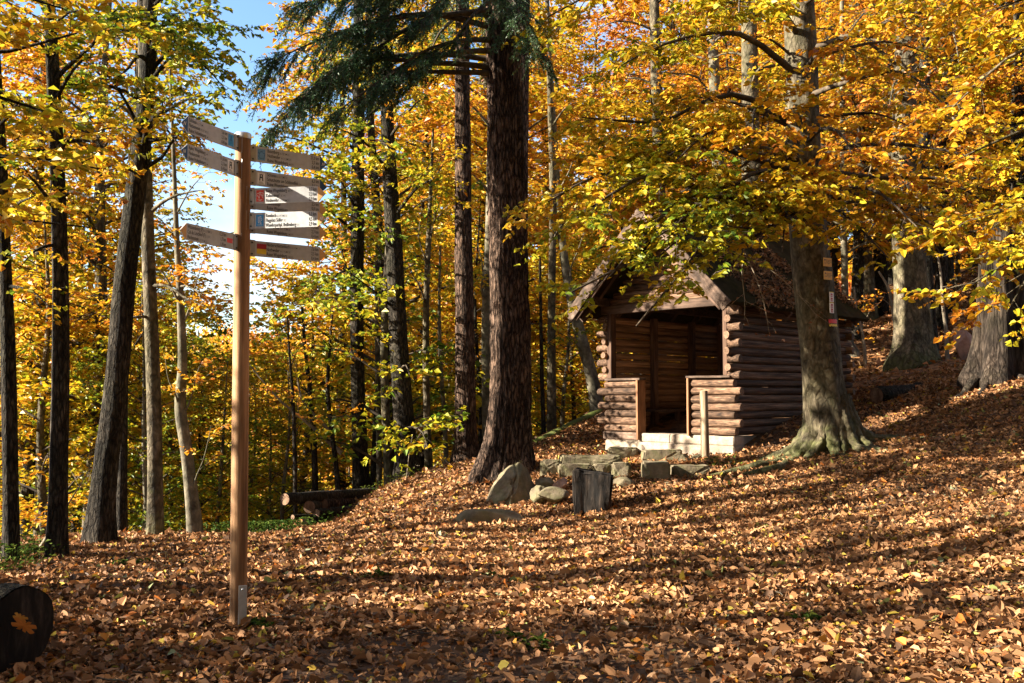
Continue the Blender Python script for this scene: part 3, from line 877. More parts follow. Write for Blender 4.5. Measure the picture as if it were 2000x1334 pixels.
FONT = bpy.data.curves.new('f', 'FONT').font
def text_bm(body, x, z, h, sx, align='LEFT'):
    cu = bpy.data.curves.new('t', 'FONT'); cu.body = body; cu.size = h; cu.align_x = align; cu.resolution_u = 2
    ob = bpy.data.objects.new('t', cu); COL.objects.link(ob)
    dg = bpy.context.evaluated_depsgraph_get()
    me = bpy.data.meshes.new_from_object(ob.evaluated_get(dg))
    v = np.empty(len(me.vertices) * 3); me.vertices.foreach_get('co', v); v = v.reshape(-1, 3)
    F = [tuple(p_.vertices) for p_ in me.polygons]
    V = np.stack([x + v[:, 0] * sx, np.zeros(len(v)), z + v[:, 1]], 1) if len(v) else np.zeros((0, 3))
    bpy.data.objects.remove(ob); bpy.data.meshes.remove(me); bpy.data.curves.remove(cu)
    return V, F
def add_text(mb, body, x, z, h, sx=0.62, align='LEFT', bold=0.0):
    V, F = text_bm(body, x, z, h, sx, align)
    if not len(V): return
    tri = [f for f in F if len(f) == 3]; quad = [f for f in F if len(f) == 4]
    for f in F:
        if len(f) > 4:
            for i in range(1, len(f) - 1): tri.append((f[0], f[i], f[i+1]))
    k = [np.array(a) for a in (tri, quad) if len(a)]
    mb.add(V, *k)
    if bold: 
        mb.add(V + np.array([bold, 0, 0.0]) + np.array([0, -0.00012, 0]), *k)
def poly(mb, pts, y=0.0, mat=0):
    pts = np.asarray(pts, float)
    V = np.stack([pts[:, 0], np.full(len(pts), y), pts[:, 1]], 1)
    mb.add(V, [list(range(len(pts)))], mat=mat)
def strip(mb, pts, w, y=0.0, mat=0):
    """a flat drawn line of width w"""
    pts = np.asarray(pts, float)
    for a, b in zip(pts[:-1], pts[1:]):
        d = b - a; l_ = np.hypot(*d)
        if l_ < 1e-6: continue
        nn = np.array([-d[1], d[0]]) / l_ * w / 2; e = d / l_ * w * 0.25
        poly(mb, [a - e - nn, b + e - nn, b + e + nn, a - e + nn], y, mat)

def pictos(mb, x, z, h, kinds):
    """small outlined service symbols: bed, cup, bus, hiker, castle, view"""
    for k in kinds:
        w = h * 1.15
        a = 0.0012
        for (p, q) in (((x, z), (x + w, z)), ((x + w, z), (x + w, z + h)), ((x + w, z + h), (x, z + h)), ((x, z + h), (x, z))):
            strip(mb, [p, q], a * 0.55)
        cx, cz = x + w / 2, z + h / 2
        if k == 'bed': strip(mb, [(x + w*.15, cz - h*.05), (x + w*.85, cz - h*.05)], h*.14); strip(mb, [(x + w*.15, cz + h*.25), (x + w*.15, cz - h*.3)], h*.1)
        elif k == 'cup': strip(mb, [(cx, z + h*.2), (cx, z + h*.8)], h*.14); strip(mb, [(cx - w*.14, z + h*.75), (cx + w*.14, z + h*.75)], h*.12)
        elif k == 'bus': poly(mb, [(x + w*.2, z + h*.25), (x + w*.8, z + h*.25), (x + w*.8, z + h*.72), (x + w*.2, z + h*.72)])
        elif k == 'man': strip(mb, [(cx, z + h*.2), (cx, z + h*.75)], h*.2)
        elif k == 'fort': poly(mb, [(x + w*.25, z + h*.2), (x + w*.75, z + h*.2), (x + w*.75, z + h*.8), (x + w*.6, z + h*.6), (x + w*.4, z + h*.6), (x + w*.25, z + h*.8)])
        elif k == 'view': strip(mb, [(x + w*.2, cz), (x + w*.8, cz)], h*.2)
        elif k == 'P': add_text(mb, 'P', cx, z + h*.12, h*.95, 0.8, 'CENTER')
        x += w + h * 0.12
    return x

def emblem(kind, w, h, parent, x, z):
    """printed trail emblem on a board, drawn as it looks"""
    if kind == 'fort':
        mb = MB(); poly(mb, [(0, 0), (w, 0), (w, h), (0, h)])
        e = mb.obj('emblem', M['white'], parent, smooth=False, loc=(x, -0.0040, z))
        mb = MB(); c = w / 2
        def s(a, b): return (c + a * w * .34, h * .30 + b * h * .62)
        poly(mb, [s(-.8, 0), s(-.38, 0), s(-.30, .38), s(.30, .38), s(.38, 0), s(.8, 0), s(.62, .58), s(-.62, .58)], -.0006)
        poly(mb, [s(-.62, .58), s(-.22, .58), s(-.22, .74), s(-.1, .86), s(-.15, 1.0), s(-.42, .88), s(-.78, 1.0), s(-.6, .8)], -.0006)
        poly(mb, [s(.22, .58), s(.62, .58), s(.6, .8), s(.78, 1.0), s(.42, .88), s(.15, 1.0), s(.1, .86), s(.22, .74)], -.0006)
        poly(mb, [s(-.1, .86), s(0, .76), s(.1, .86), s(0, 1.0)], -.0006)
        for i in range(3): strip(mb, [(w*.2, h*(.06 + .07*i)), (w*(.85 - .08*i), h*(.06 + .07*i))], h*.022, -.0006)
        mb.obj('print', M['ink'], parent, smooth=False, loc=(x, -0.0040, z))
    elif kind in ('lines', 'outline', 'mountain', 'figure'):
        bg = {'lines': 'blue', 'figure': 'blue', 'outline': 'paleblue', 'mountain': 'red'}[kind]
        mb = MB(); poly(mb, [(0, 0), (w, 0), (w, h), (0, h)])
        mb.obj('emblem', M[bg], parent, smooth=False, loc=(x, -0.0040, z))
        mb = MB(); q = lambda *pts: [(w * a, h * b) for a, b in pts]
        if kind == 'mountain':
            strip(mb, q((.06,.64),(.2,.74),(.36,.72),(.5,.83),(.62,.74),(.78,.78),(.94,.68)), w*.06, -.0006)
            strip(mb, q((.30,.68),(.44,.62),(.56,.74)), w*.04, -.0006)
            strip(mb, q((.05,.50),(.26,.50),(.38,.26),(.44,.44),(.52,.60),(.70,.60),(.80,.42),(.76,.56),(.92,.58),(.80,.42),(.86,.30)), w*.055, -.0006)
            strip(mb, q((.2,.16),(.8,.16)), h*.035, -.0006); strip(mb, q((.36,.08),(.64,.08)), h*.035, -.0006); col = 'white'
        elif kind == 'lines':
            strip(mb, q((.30,.82),(.30,.40),(.36,.28),(.44,.34),(.46,.52)), w*.06, -.0006)
            strip(mb, q((.46,.52),(.56,.60),(.46,.74),(.54,.88),(.68,.80),(.62,.70),(.78,.64),(.76,.52),(.60,.46),(.58,.34),(.70,.28),(.66,.22),(.52,.24)), w*.055, -.0006)
            strip(mb, q((.18,.12),(.82,.12)), h*.03, -.0006); col = 'white'
        else:
            if kind == 'outline': strip(mb, q((.12,.72),(.10,.60),(.26,.62),(.20,.42),(.12,.30),(.26,.28),(.34,.16),(.60,.18),(.80,.12),(.84,.30),(.92,.50),(.88,.66),(.72,.62),(.64,.78),(.50,.82),(.46,.70),(.34,.76),(.26,.62)), w*.05, -.0006)
            else: strip(mb, q((.30,.20),(.34,.50),(.44,.62),(.46,.82),(.56,.84),(.58,.62),(.68,.48),(.70,.20)), w*.07, -.0006); strip(mb, q((.34,.50),(.68,.48)), w*.05, -.0006)
            col = 'navy'
        mb.obj('print', M[col], parent, smooth=False, loc=(x, -0.0040, z))
    elif kind == 'redbar':
        mb = MB(); poly(mb, [(0, h*.32), (w, h*.32), (w, h*.72), (0, h*.72)]); mb.obj('emblem', M['red'], parent, smooth=False, loc=(x, -0.0040, z))
    elif kind in ('redyellow', 'red'):
        mb = MB(); poly(mb, [(0, h*.5), (w*1.25, h*.5), (w*1.25, h*.95), (0, h*.95)]); mb.obj('emblem', M['crimson'], parent, smooth=False, loc=(x, -0.0040, z))
        if kind == 'redyellow':
            mb = MB(); poly(mb, [(0, h*.06), (w*1.25, h*.06), (w*1.25, h*.497), (0, h*.497)]); mb.obj('emblem', M['yellow'], parent, smooth=False, loc=(x, -0.0040, z))

BH, TP = 0.103, 0.052
def direction_board(zpx, side, ang, Lb, lines, em, tipm, tipink=None):
    """one pointed board: side +1 points right, -1 points left; ang is its heading"""
    zc = P(475, zpx, 5.98)[2] - base[2]
    ax = bt * (zc / bt[2])
    d = np.array([math.cos(ang), math.sin(ang)])
    o = empty('direction_board', (0, 0, 0))
    # local x runs from left to right as read, local -y is the printed face
    rz = ang if side > 0 else ang + math.pi
    nrm = np.array([math.sin(rz), -math.cos(rz)])
    start = np.array([ax[0], ax[1]]) + d * 0.055
    bpy.data.objects.remove(o)
    x0, x1 = (0.0, Lb) if side > 0 else (-Lb, 0.0)
    h = BH / 2
    mb = MB()
    if side > 0: out = [(x0, -h), (x1 - TP, -h), (x1, 0), (x1 - TP, h), (x0, h)]
    else: out = [(x1, h), (x0 + TP, h), (x0, 0), (x0 + TP, -h), (x1, -h)]
    pts = np.array(out); k = len(pts)
    V = np.vstack([np.stack([pts[:, 0], np.full(k, -.0035), pts[:, 1]], 1), np.stack([pts[:, 0], np.full(k, .0035), pts[:, 1]], 1)])
    mb.add(V, [list(range(k))], [list(range(2*k-1, k-1, -1))], [(i, i + k, (i+1) % k + k, (i+1) % k) for i in range(k)])
    b = mb.obj('direction_board', M['board'], sp, smooth=False, loc=(start[0], start[1], zc), rot=(0, 0, rz))
    # coloured tip
    mb = MB(); e = 0.0
    if side > 0: poly(mb, [(x1 - TP, -h), (x1, 0), (x1 - TP, h)])
    else: poly(mb, [(x0 + TP, h), (x0, 0), (x0 + TP, -h)])
    mb.obj('tip', M[tipm], b, smooth=False, loc=(0, -0.0040, 0))
    if tipink:
        mb = MB(); xx = (x1 - TP*.72) if side > 0 else (x0 + TP*.30)
        strip(mb, [(xx, -.012), (xx + .007, .010), (xx + .014, -.010), (xx + .020, .012)], .003, -.0005)
        mb.obj('tip_mark', M['white'], b, smooth=False, loc=(0, -0.0040, 0))
    # bracket and two bolts at the post
    mb = MB(); bx0, bx1 = ((-.012, .030) if side > 0 else (-.030, .012))
    box(mb, bx0, bx1, -0.0075, -0.0042, -h - .004, h + .004)
    br = mb.obj('bracket', M['plate'], b, smooth=False)
    for z in (-h * .72, h * .72):
        mb = MB(); cxx = (bx0 + bx1) / 2
        V, F = tube(np.array([[cxx, -.0076, z], [cxx, -.012, z], [cxx, -.0135, z]]), [.0055, .0055, .003], 8); mb.add(V, F); mb.add(V[-8:], [list(range(8))])
        mb.obj('bolt', M['ink'], b)
    mb = MB(); ex = (-.016, -.0125) if side > 0 else (.0125, .016)
    box(mb, ex[0], ex[1], -0.028, 0.02, -h - .012, h + .012)
    mb.obj('angle_strip', M['steel'], b, smooth=False)
    # emblem and lettering
    ew, eh = 0.052, BH * 0.74
    if side > 0: ex, tx, rx = 0.042, 0.108, x1 - TP - 0.008
    else: ex, tx, rx = -0.092, x0 + TP + 0.008, -0.102
    emblem(em, ew, eh, b, ex, -eh / 2)
    mb = MB()
    for i, (name, pics, km) in enumerate(lines):
        z = h * 0.40 - i * 0.0315
        if name:
            fs = 0.034
            V, F = text_bm(name, 0, 0, fs, 0.56)
            w_ = V[:, 0].max() if len(V) else 0
            room = (rx - 0.068) - tx
            sx = 0.56 * min(1.0, room / max(w_, 1e-3))
            add_text(mb, name, tx, z, fs, sx, bold=0.0009)
            xe = tx + w_ * sx / 0.56 + 0.006
            npic = int(max(0, (rx - 0.066 - xe) / 0.0175))
            pictos(mb, xe, z - 0.001, 0.0145, pics[:npic])
        if km: add_text(mb, km + ' km', rx, z, 0.034, 0.56, 'RIGHT', bold=0.0009)
    tag(mb.obj('lettering', M['ink'], b, smooth=False, loc=(0, -0.0042, 0)), kind='stuff')
    return b

SV = ['bed', 'cup', 'bus', 'man']
AR = R(35); AF = R(-9); AL = R(180 + 66)
direction_board(297, 1, AR, .535, [('Busenberg', SV, '21,0'), ('Nothweiler', SV, '2,5'), ('Ruine Wegelnburg', ['fort', 'view'], '0,4')], 'outline', 'navy', 1)
direction_board(344, 1, AR, .535, [('Schönau', SV, '6,3'), ('Schutzhütte am Schlüsselfels', ['view'], '3,6'), ('Ruine Wegelnburg', ['fort', 'view'], '0,4')], 'fort', 'navy')
direction_board(384, 1, AF, .515, [('Ruine Wegelnburg', ['fort', 'view'], '8,7'), ('Kuhnenkopf', ['man', 'view'], '7,3'), ('Nothweiler', SV, '2,9')], 'mountain', 'tip')
direction_board(391, 1, AR, .535, [('Nothweiler', SV, '2,5'), ('Kuhnenkopf', [], '0,8'), ('Ruine Wegelnburg', [], '2,3')], 'red', 'tip')
direction_board(432, 1, AF, .515, [('Rumbach', SV, '5,3'), ('Flugplatz Söller', ['cup'], '4,5'), ('Wanderparkpl. Beißenberg', ['P'], '2,9')], 'lines', 'tip', 1)
direction_board(438, 1, AR, .535, [('Nothweiler', SV, '7,3'), ('Nothweiler', SV, '2,3'), ('Ruine Wegelnburg', ['fort', 'view'], '0,4')], 'redbar', 'tip')
direction_board(483, 1, AR, .535, [('Niederschlettenbach', SV, '7,6'), ('Nothweiler', SV, '2,5'), ('Ruine Wegelnburg', ['fort', 'view'], '0,4')], 'redyellow', 'tip')
direction_board(283, -1, AL, .50, [('Schönau', SV[:3], '5,6'), ('Fleckenstein', ['cup', 'man', 'fort', 'P'], '2,1'), ('Ruine Hohenbourg', ['fort'], '0,4')], 'figure', 'navy', 1)
direction_board(333, -1, AL, .50, [('Ruine Wegelnburg', ['fort'], '11,6'), ('Fleckenstein', ['cup', 'man', 'fort', 'P'], '2,1'), ('Ruine Hohenbourg', ['fort'], '0,4')], 'fort', 'navy', 1)
direction_board(476, -1, AL, .50, [('Wissembourg (F)', SV, '12,3'), ('Col du Litschhof (F)', ['P', 'view'], '1,7'), ('Fleckenstein', ['cup', 'man', 'fort', 'P'], '1,4')], 'redbar', 'tip')

# ------------------------------------------------------------------ stones
SG = 'stones of the seating ring before the shelter'
def rock_mesh(seed, sx, sy, sz, cuts=9, sub=4, rough=0.05, m='sandstone', topflat=None, boxy=1.0):
    rg = np.random.default_rng(seed)
    bm = bmesh.new(); bmesh.ops.create_icosphere(bm, subdivisions=sub, radius=1.0)
    V = np.array([v.co[:] for v in bm.verts])
    if boxy < 1: V = np.sign(V) * np.abs(V) ** boxy; V = V / np.abs(V).max(0) 
    for i in range(cuts):
        n_ = unit(rg.normal(0, 1, 3)); 
        if topflat and i == 0: n_ = unit(np.array([rg.normal(0, .08), rg.normal(0, .08), 1.0]))
        d = rg.uniform(0.5, 0.8) * (1.45 if boxy < 1 else 1) if not (topflat and i == 0) else topflat
        s = V @ n_ - d
        V = V - np.maximum(s, 0)[:, None] * n_ * 0.96
    V = V / np.abs(V).max(0)
    V = V + (fbm(V * 2.2 + seed, 4) * rough)[:, None] * unit(V)
    V = V * np.array([sx, sy, sz])
    for v, c in zip(bm.verts, V): v.co = c
    me = bpy.data.meshes.new('rock'); bm.to_mesh(me); bm.free(); me.materials.append(M[m])
    for p_ in me.polygons: p_.use_smooth = True
    return me
def block_mesh(seed, sx, sy, sz, m):
    rg = np.random.default_rng(seed); bm = bmesh.new()
    for a in (-1, 1):
        for b_ in (-1, 1):
            for c in (-1, 1):
                k = 1.0 if c < 0 else rg.uniform(.84, 1.0)
                bm.verts.new((a * sx * k * rg.uniform(.86, 1.0), b_ * sy * k * rg.uniform(.86, 1.0), c * sz * rg.uniform(.90, 1.0)))
    for i in range(3): bm.verts.new((rg.uniform(-.7, .7) * sx, rg.choice([-1, 1]) * sy * rg.uniform(.98, 1.08), rg.uniform(-.5, .6) * sz))
    bmesh.ops.convex_hull(bm, input=bm.verts)
    bmesh.ops.bevel(bm, geom=list(bm.edges), offset=min(.022, sz * .25), segments=2, affect='EDGES')
    bmesh.ops.triangulate(bm, faces=bm.faces)
    bmesh.ops.subdivide_edges(bm, edges=list(bm.edges), cuts=3, use_grid_fill=True)
    for v in bm.verts:
        q_ = np.array(v.co) + seed; v.co += Vector(v.normal) * (float(fbm(q_ * 7, 4)) * .011 + float(fbm(q_ * 2.6, 2)) * .012)
    me = bpy.data.meshes.new('rock'); bm.to_mesh(me); bm.free(); me.materials.append(M[m])
    return me
def rock(name, label, cat, x0, x1, ytop, ybot, Y, seed, m='sandstone', deep=0.8, group=None, rz=None, cuts=9, topflat=None, sink=0.25, rough=0.05):
    cx = (x0 + x1) / 2
    p = P(cx, ybot, Y); z = g1(p[0], p[1] )
    w = (x1 - x0) * Y / FOC / 2; h = (ybot - ytop) * Y / FOC
    sz = h * (1 + sink) / 2
    zc = P(cx, ytop, Y)[2] - sz
    bx = .30 if group == SG and topflat else 1.0
    if group == SG: h *= 1.1; sz = h * (1 + sink + .25) / 2; zc = P(cx, ytop - 2, Y)[2] - sz; w *= 1.06
    me = rock_mesh(seed, w, w * deep, sz, cuts, 4, rough * (.8 if bx < 1 else 1.3), m, topflat if bx == 1 else None, bx)
    if bx < 1: me = block_mesh(seed, w, w * deep, sz, m)
    o = link(name, me, None, (p[0], Y + w * deep * 0.3, zc), (0, 0, 0 if rz is None else rz))
    return tag(o, label, cat, group)
def boulder():
    # tall wedge with a ridge leaning right
    x0, x1, yt, yb, Y = 941, 1052, 906, 990, 12.2
    rg = np.random.default_rng(4)
    bm = bmesh.new()
    w = (x1 - x0) * Y / FOC; h = (yb - yt) * Y / FOC
    pts = [(-.52, -.22, -.25), (-.5, .3, -.25), (.0, -.42, -.25), (.5, -.2, -.25), (.52, .35, -.25), (-.46, -.2, .0), (-.02, -.40, .12), (.12, -.30, .62), (.08, .0, 1.02), (.22, .05, .98), (.30, .2, .8), (.48, .1, .3), (-.2, .2, .62), (-.30, -.1, .45), (.06, -.36, .2)]
    for a in pts: bm.verts.new((a[0] * w, a[1] * w, a[2] * h))
    bmesh.ops.convex_hull(bm, input=bm.verts)
    bmesh.ops.bevel(bm, geom=list(bm.edges), offset=0.035, segments=2, affect='EDGES')
    bmesh.ops.triangulate(bm, faces=bm.faces)
    bmesh.ops.subdivide_edges(bm, edges=list(bm.edges), cuts=4, use_grid_fill=True)
    for v in bm.verts:
        q = np.array(v.co); v.co += Vector(v.normal) * float(fbm(q * 5 + 3, 4)) * 0.022
    me = bpy.data.meshes.new('boulder'); bm.to_mesh(me); bm.free(); me.materials.append(M['sandstone'])
    p = P((x0 + x1) / 2, yb, Y)
    tag(link('boulder', me, None, (p[0], Y + .15, P(996, yb, Y)[2] + .03)), 'tall wedge-shaped lichened boulder below the big conifer trunk', 'boulder')
boulder()
rock('flat_rock', 'long flat grey-green rock slab sunk in the leaves before the boulder', 'rock', 888, 1042, 984, 1026, 11.3, 21, deep=.42, topflat=.6, sink=.6)

rock('step_stone', 'squared pale block used as doorstep against the shelter footing', 'stone', 1254, 1336, 879, 906, 15.1, 31, deep=.5, topflat=.72, group=SG, cuts=12)
rock('stone', 'mossy low slab under the left end of the shelter footing', 'stone', 1186, 1248, 875, 897, 16.2, 32, deep=.5, topflat=.7, group=SG)
rock('stone', 'leftmost rounded block of the long seat row', 'stone', 1054, 1098, 899, 930, 12.95, 33, deep=.8, topflat=.75, group=SG, cuts=12)
rock('stone', 'long flat-topped seat block in the middle of the row', 'stone', 1090, 1158, 907, 942, 12.75, 34, deep=.45, topflat=.7, group=SG, cuts=12)
rock('stone', 'narrow seat block wedged between the long block and the corner block', 'stone', 1156, 1194, 907, 942, 12.75, 35, deep=.8, topflat=.75, group=SG, cuts=12)
rock('stone', 'corner block at the right end of the seat row', 'stone', 1193, 1233, 905, 942, 12.65, 36, deep=.9, topflat=.78, group=SG, cuts=12)
rock('stone', 'thin long slab lying behind the seat row', 'stone', 1092, 1220, 890, 912, 13.2, 37, deep=.35, topflat=.6, group=SG)
rock('stone', 'big dark-sided block standing right of the seat row', 'stone', 1252, 1312, 903, 950, 12.6, 38, deep=.9, topflat=.78, group=SG, cuts=12)
rock('stone', 'flat grey slab between the dark block and the beech roots', 'stone', 1309, 1384, 910, 936, 12.9, 39, deep=.7, topflat=.6, group=SG)
rock('stone', 'small upright stone beside the doorstep', 'stone', 1325, 1354, 889, 911, 14.5, 40, group=SG)
rock('stone', 'small round stone at the foot of the pale pole', 'stone', 1349, 1372, 887, 907, 14.6, 41, group=SG)
FG = 'stones round the old fire place'
rock('stone', 'greenish stone at the left of the fire place', 'stone', 1035, 1068, 944, 976, 11.9, 42, group=FG)
rock('stone', 'long low grey stone in front of the fire place', 'stone', 1043, 1112, 951, 978, 11.8, 43, deep=.5, group=FG)
rock('stone', 'reddish stone behind the fire place', 'stone', 1079, 1112, 932, 955, 12.2, 44, 'redstone', group=FG)
rock('stone', 'dark hollow stone behind the low grey stone', 'stone', 1045, 1082, 932, 954, 12.3, 45, group=FG)
rock('stone', 'brown stone half hidden behind the charred block', 'stone', 1192, 1240, 932, 960, 12.2, 46, group=FG)
rock('stone', 'small stone lying alone below the dark seat block', 'stone', 1291, 1322, 941, 964, 12.2, 47, group=FG)
rock('stone', 'small pale stone under the boulder in the leaves', 'stone', 892, 925, 962, 984, 13.0, 48, deep=1.0, sink=.8)
rock('stone', 'low brown stone right beneath the beech roots', 'stone', 1545, 1600, 898, 920, 13.0, 50, 'redstone', deep=.8)
rock('stone', 'squat brown stone at the right foot of the beech', 'stone', 1652, 1702, 893, 925, 12.9, 51, deep=.8)
rock('sandstone_rock', 'pale reddish rock leaning behind the hollow stump', 'rock', 1860, 1918, 636, 700, 18.5, 54, 'redstone', deep=.5, rz=.4)

# charred wood block
p = P(1158, 1000, 11.4); z = g1(p[0], p[1])
bm = bmesh.new(); bmesh.ops.create_cube(bm, size=1.0)
for v in bm.verts: v.co = Vector((v.co.x * .47, v.co.y * .34, v.co.z * .56))
for v in bm.verts:
    if v.co.z > 0: v.co.z += 0.03 * (-1 if v.co.x > 0 else 1); v.co.x *= 1.04
    else: v.co.x *= .9
bmesh.ops.bevel(bm, geom=list(bm.edges), offset=0.025, segments=2, affect='EDGES')
bmesh.ops.subdivide_edges(bm, edges=list(bm.edges), cuts=7, use_grid_fill=True)
for v in bm.verts:
    q = np.array(v.co); v.co += v.normal * (float(fbm(q * np.array([9, 9, 2.5]), 4)) * .018 + float(fbm(q * 3.1 + 4, 2)) * .022)
me = bpy.data.meshes.new('wood_block'); bm.to_mesh(me); bm.free(); me.materials.append(M['charred'])
tag(link('wood_block', me, None, (p[0], p[1], z + .235), (0, R(1.5), R(-8))), 'squat dark charred block of wood standing by the fire place', 'wood block')

# ------------------------------------------------------------------ felled logs
def felled(label, a, b, r, m='oak', group=None, endm='endgrain', name='felled_log', sides=18, seed=0):
    a = np.asarray(a, float); b = np.asarray(b, float); rg = np.random.default_rng(seed)
    root = empty(name, (a + b) / 2); tag(root, label, 'log', group)
    c = (a + b) / 2
    pth = limb_path(a, b, rg, 0.0, 0.012, 14) - c
    rr = r * (1 + .06 * rg.normal(0, 1, 14)) * np.linspace(1.04, .92, 14)
    th = np.linspace(0, 2*np.pi, sides, endpoint=False)
    rad = rr[:, None] * (1 + .05 * fbm(np.stack(np.broadcast_arrays(np.cos(th)[None]*2 + seed, np.sin(th)[None]*2, np.linspace(0, 5, 14)[:, None]), -1), 3))
    V, F = tube(pth, rad, sides)
    mb = MB(); mb.add(V, F); mb.obj('bark', M[m], root)
    for e in (0, 13):
        ring = V[e*sides:(e+1)*sides]; cc = ring.mean(0); out = (cc - V[(12 if e else 1)*sides:((12 if e else 1)+1)*sides].mean(0)); out = out / np.linalg.norm(out)
        i = np.arange(sides); T = np.stack([np.full(sides, sides), i, (i+1) % sides], 1)
        if e == 0: T = T[:, ::-1]
        mb = MB(); mb.add(np.vstack([cc + (ring - cc) * .97 + out * .004, cc + out * .006]), T); mb.obj('cut_end', M[endm], root, smooth=False)
    return root
LG = 'logs of the pile at the edge of the slope'
def pl(px, py, Y): return P(px, py, Y)
felled('long dark log lying on top of the pile, its end jutting out', pl(556, 975, 13.6), pl(760, 962, 16.2), .085, group=LG, seed=1)
felled('short thick log with a pale cut end, lowest under the long top log', pl(604, 990, 13.9), pl(680, 985, 16.5), .09, group=LG, seed=2)
felled('half-split log with an orange face in the middle of the pile', pl(632, 985, 14.4), pl(770, 972, 16.6), .085, 'spruce', LG, seed=3)
felled('grey log low at the front of the pile', pl(618, 1003, 13.9), pl(745, 985, 15.6), .065, group=LG, seed=4)
felled('bottom front log pressed into the ground', pl(597, 1016, 13.7), pl(720, 1000, 15.2), .06, group=LG, seed=5)
felled('log at the back right of the pile running up to the tree foot', pl(690, 975, 15.2), pl(790, 952, 16.8), .075, group=LG, seed=6)
felled('thin pole sticking out left beneath the pile', pl(572, 1010, 13.9), pl(680, 1002, 15.0), .035, group=LG, seed=7)
# mossy log end in the near corner
a = on_ground(38, 1236, 4.9); a[2] = P(38, 1228, 4.9)[2]
d = np.array([-0.93, 0.36, 0.0])
near_log = felled('thick old log with a black sawn end in the near corner', a, a + d * 1.7, .205, 'oak', None, 'charred', seed=8, sides=28)
felled('dark fallen log on the leaves behind the big beech', P(1712, 772, 17.0) , P(1806, 762, 17.6), .15, 'oak', None, seed=9)
felled('mossy ridge along the bank left of the shelter, shaped as a trunk', P(1044,872,17.6), P(1176,806,19.3), .13, 'mossy', None, 'mossy', seed=10)  # mossy ridge of the bank, added in the form of a log
# sticks
def stick(label, a, b, r, m='twig', seed=0):
    rg = np.random.default_rng(seed); a = np.asarray(a); b = np.asarray(b); c = (a + b) / 2
    p_ = limb_path(a, b, rg, .03, .03, 12); p_[:, 2] = np.maximum(p_[:, 2], gz(p_[:, 0], p_[:, 1]) + r * .4)
    mb = MB(); mb.add(*tube(p_ - c, np.linspace(r, r * .5, 12), 8))
    tag(mb.obj('fallen_branch', M[m], loc=c), label, 'branch')
stick('crooked fallen branch lying below the seat stones', on_ground(1232, 985, 11.7), on_ground(1334, 964, 12.1), .03, 'deadwood', 3)
stick('thin pale stick in the leaves at the near edge', on_ground(2, 1300, 4.9), on_ground(24, 1345, 4.7), .008, 'paletwig', 4)
stick('thin stick lying near the hollow stump', on_ground(1812, 800, 14.6), on_ground(1850, 772, 15.4), .02, 'deadwood', 5)
# ------------------------------------------------------------------ the big trees near the clearing
def G(s): return np.random.default_rng(s)

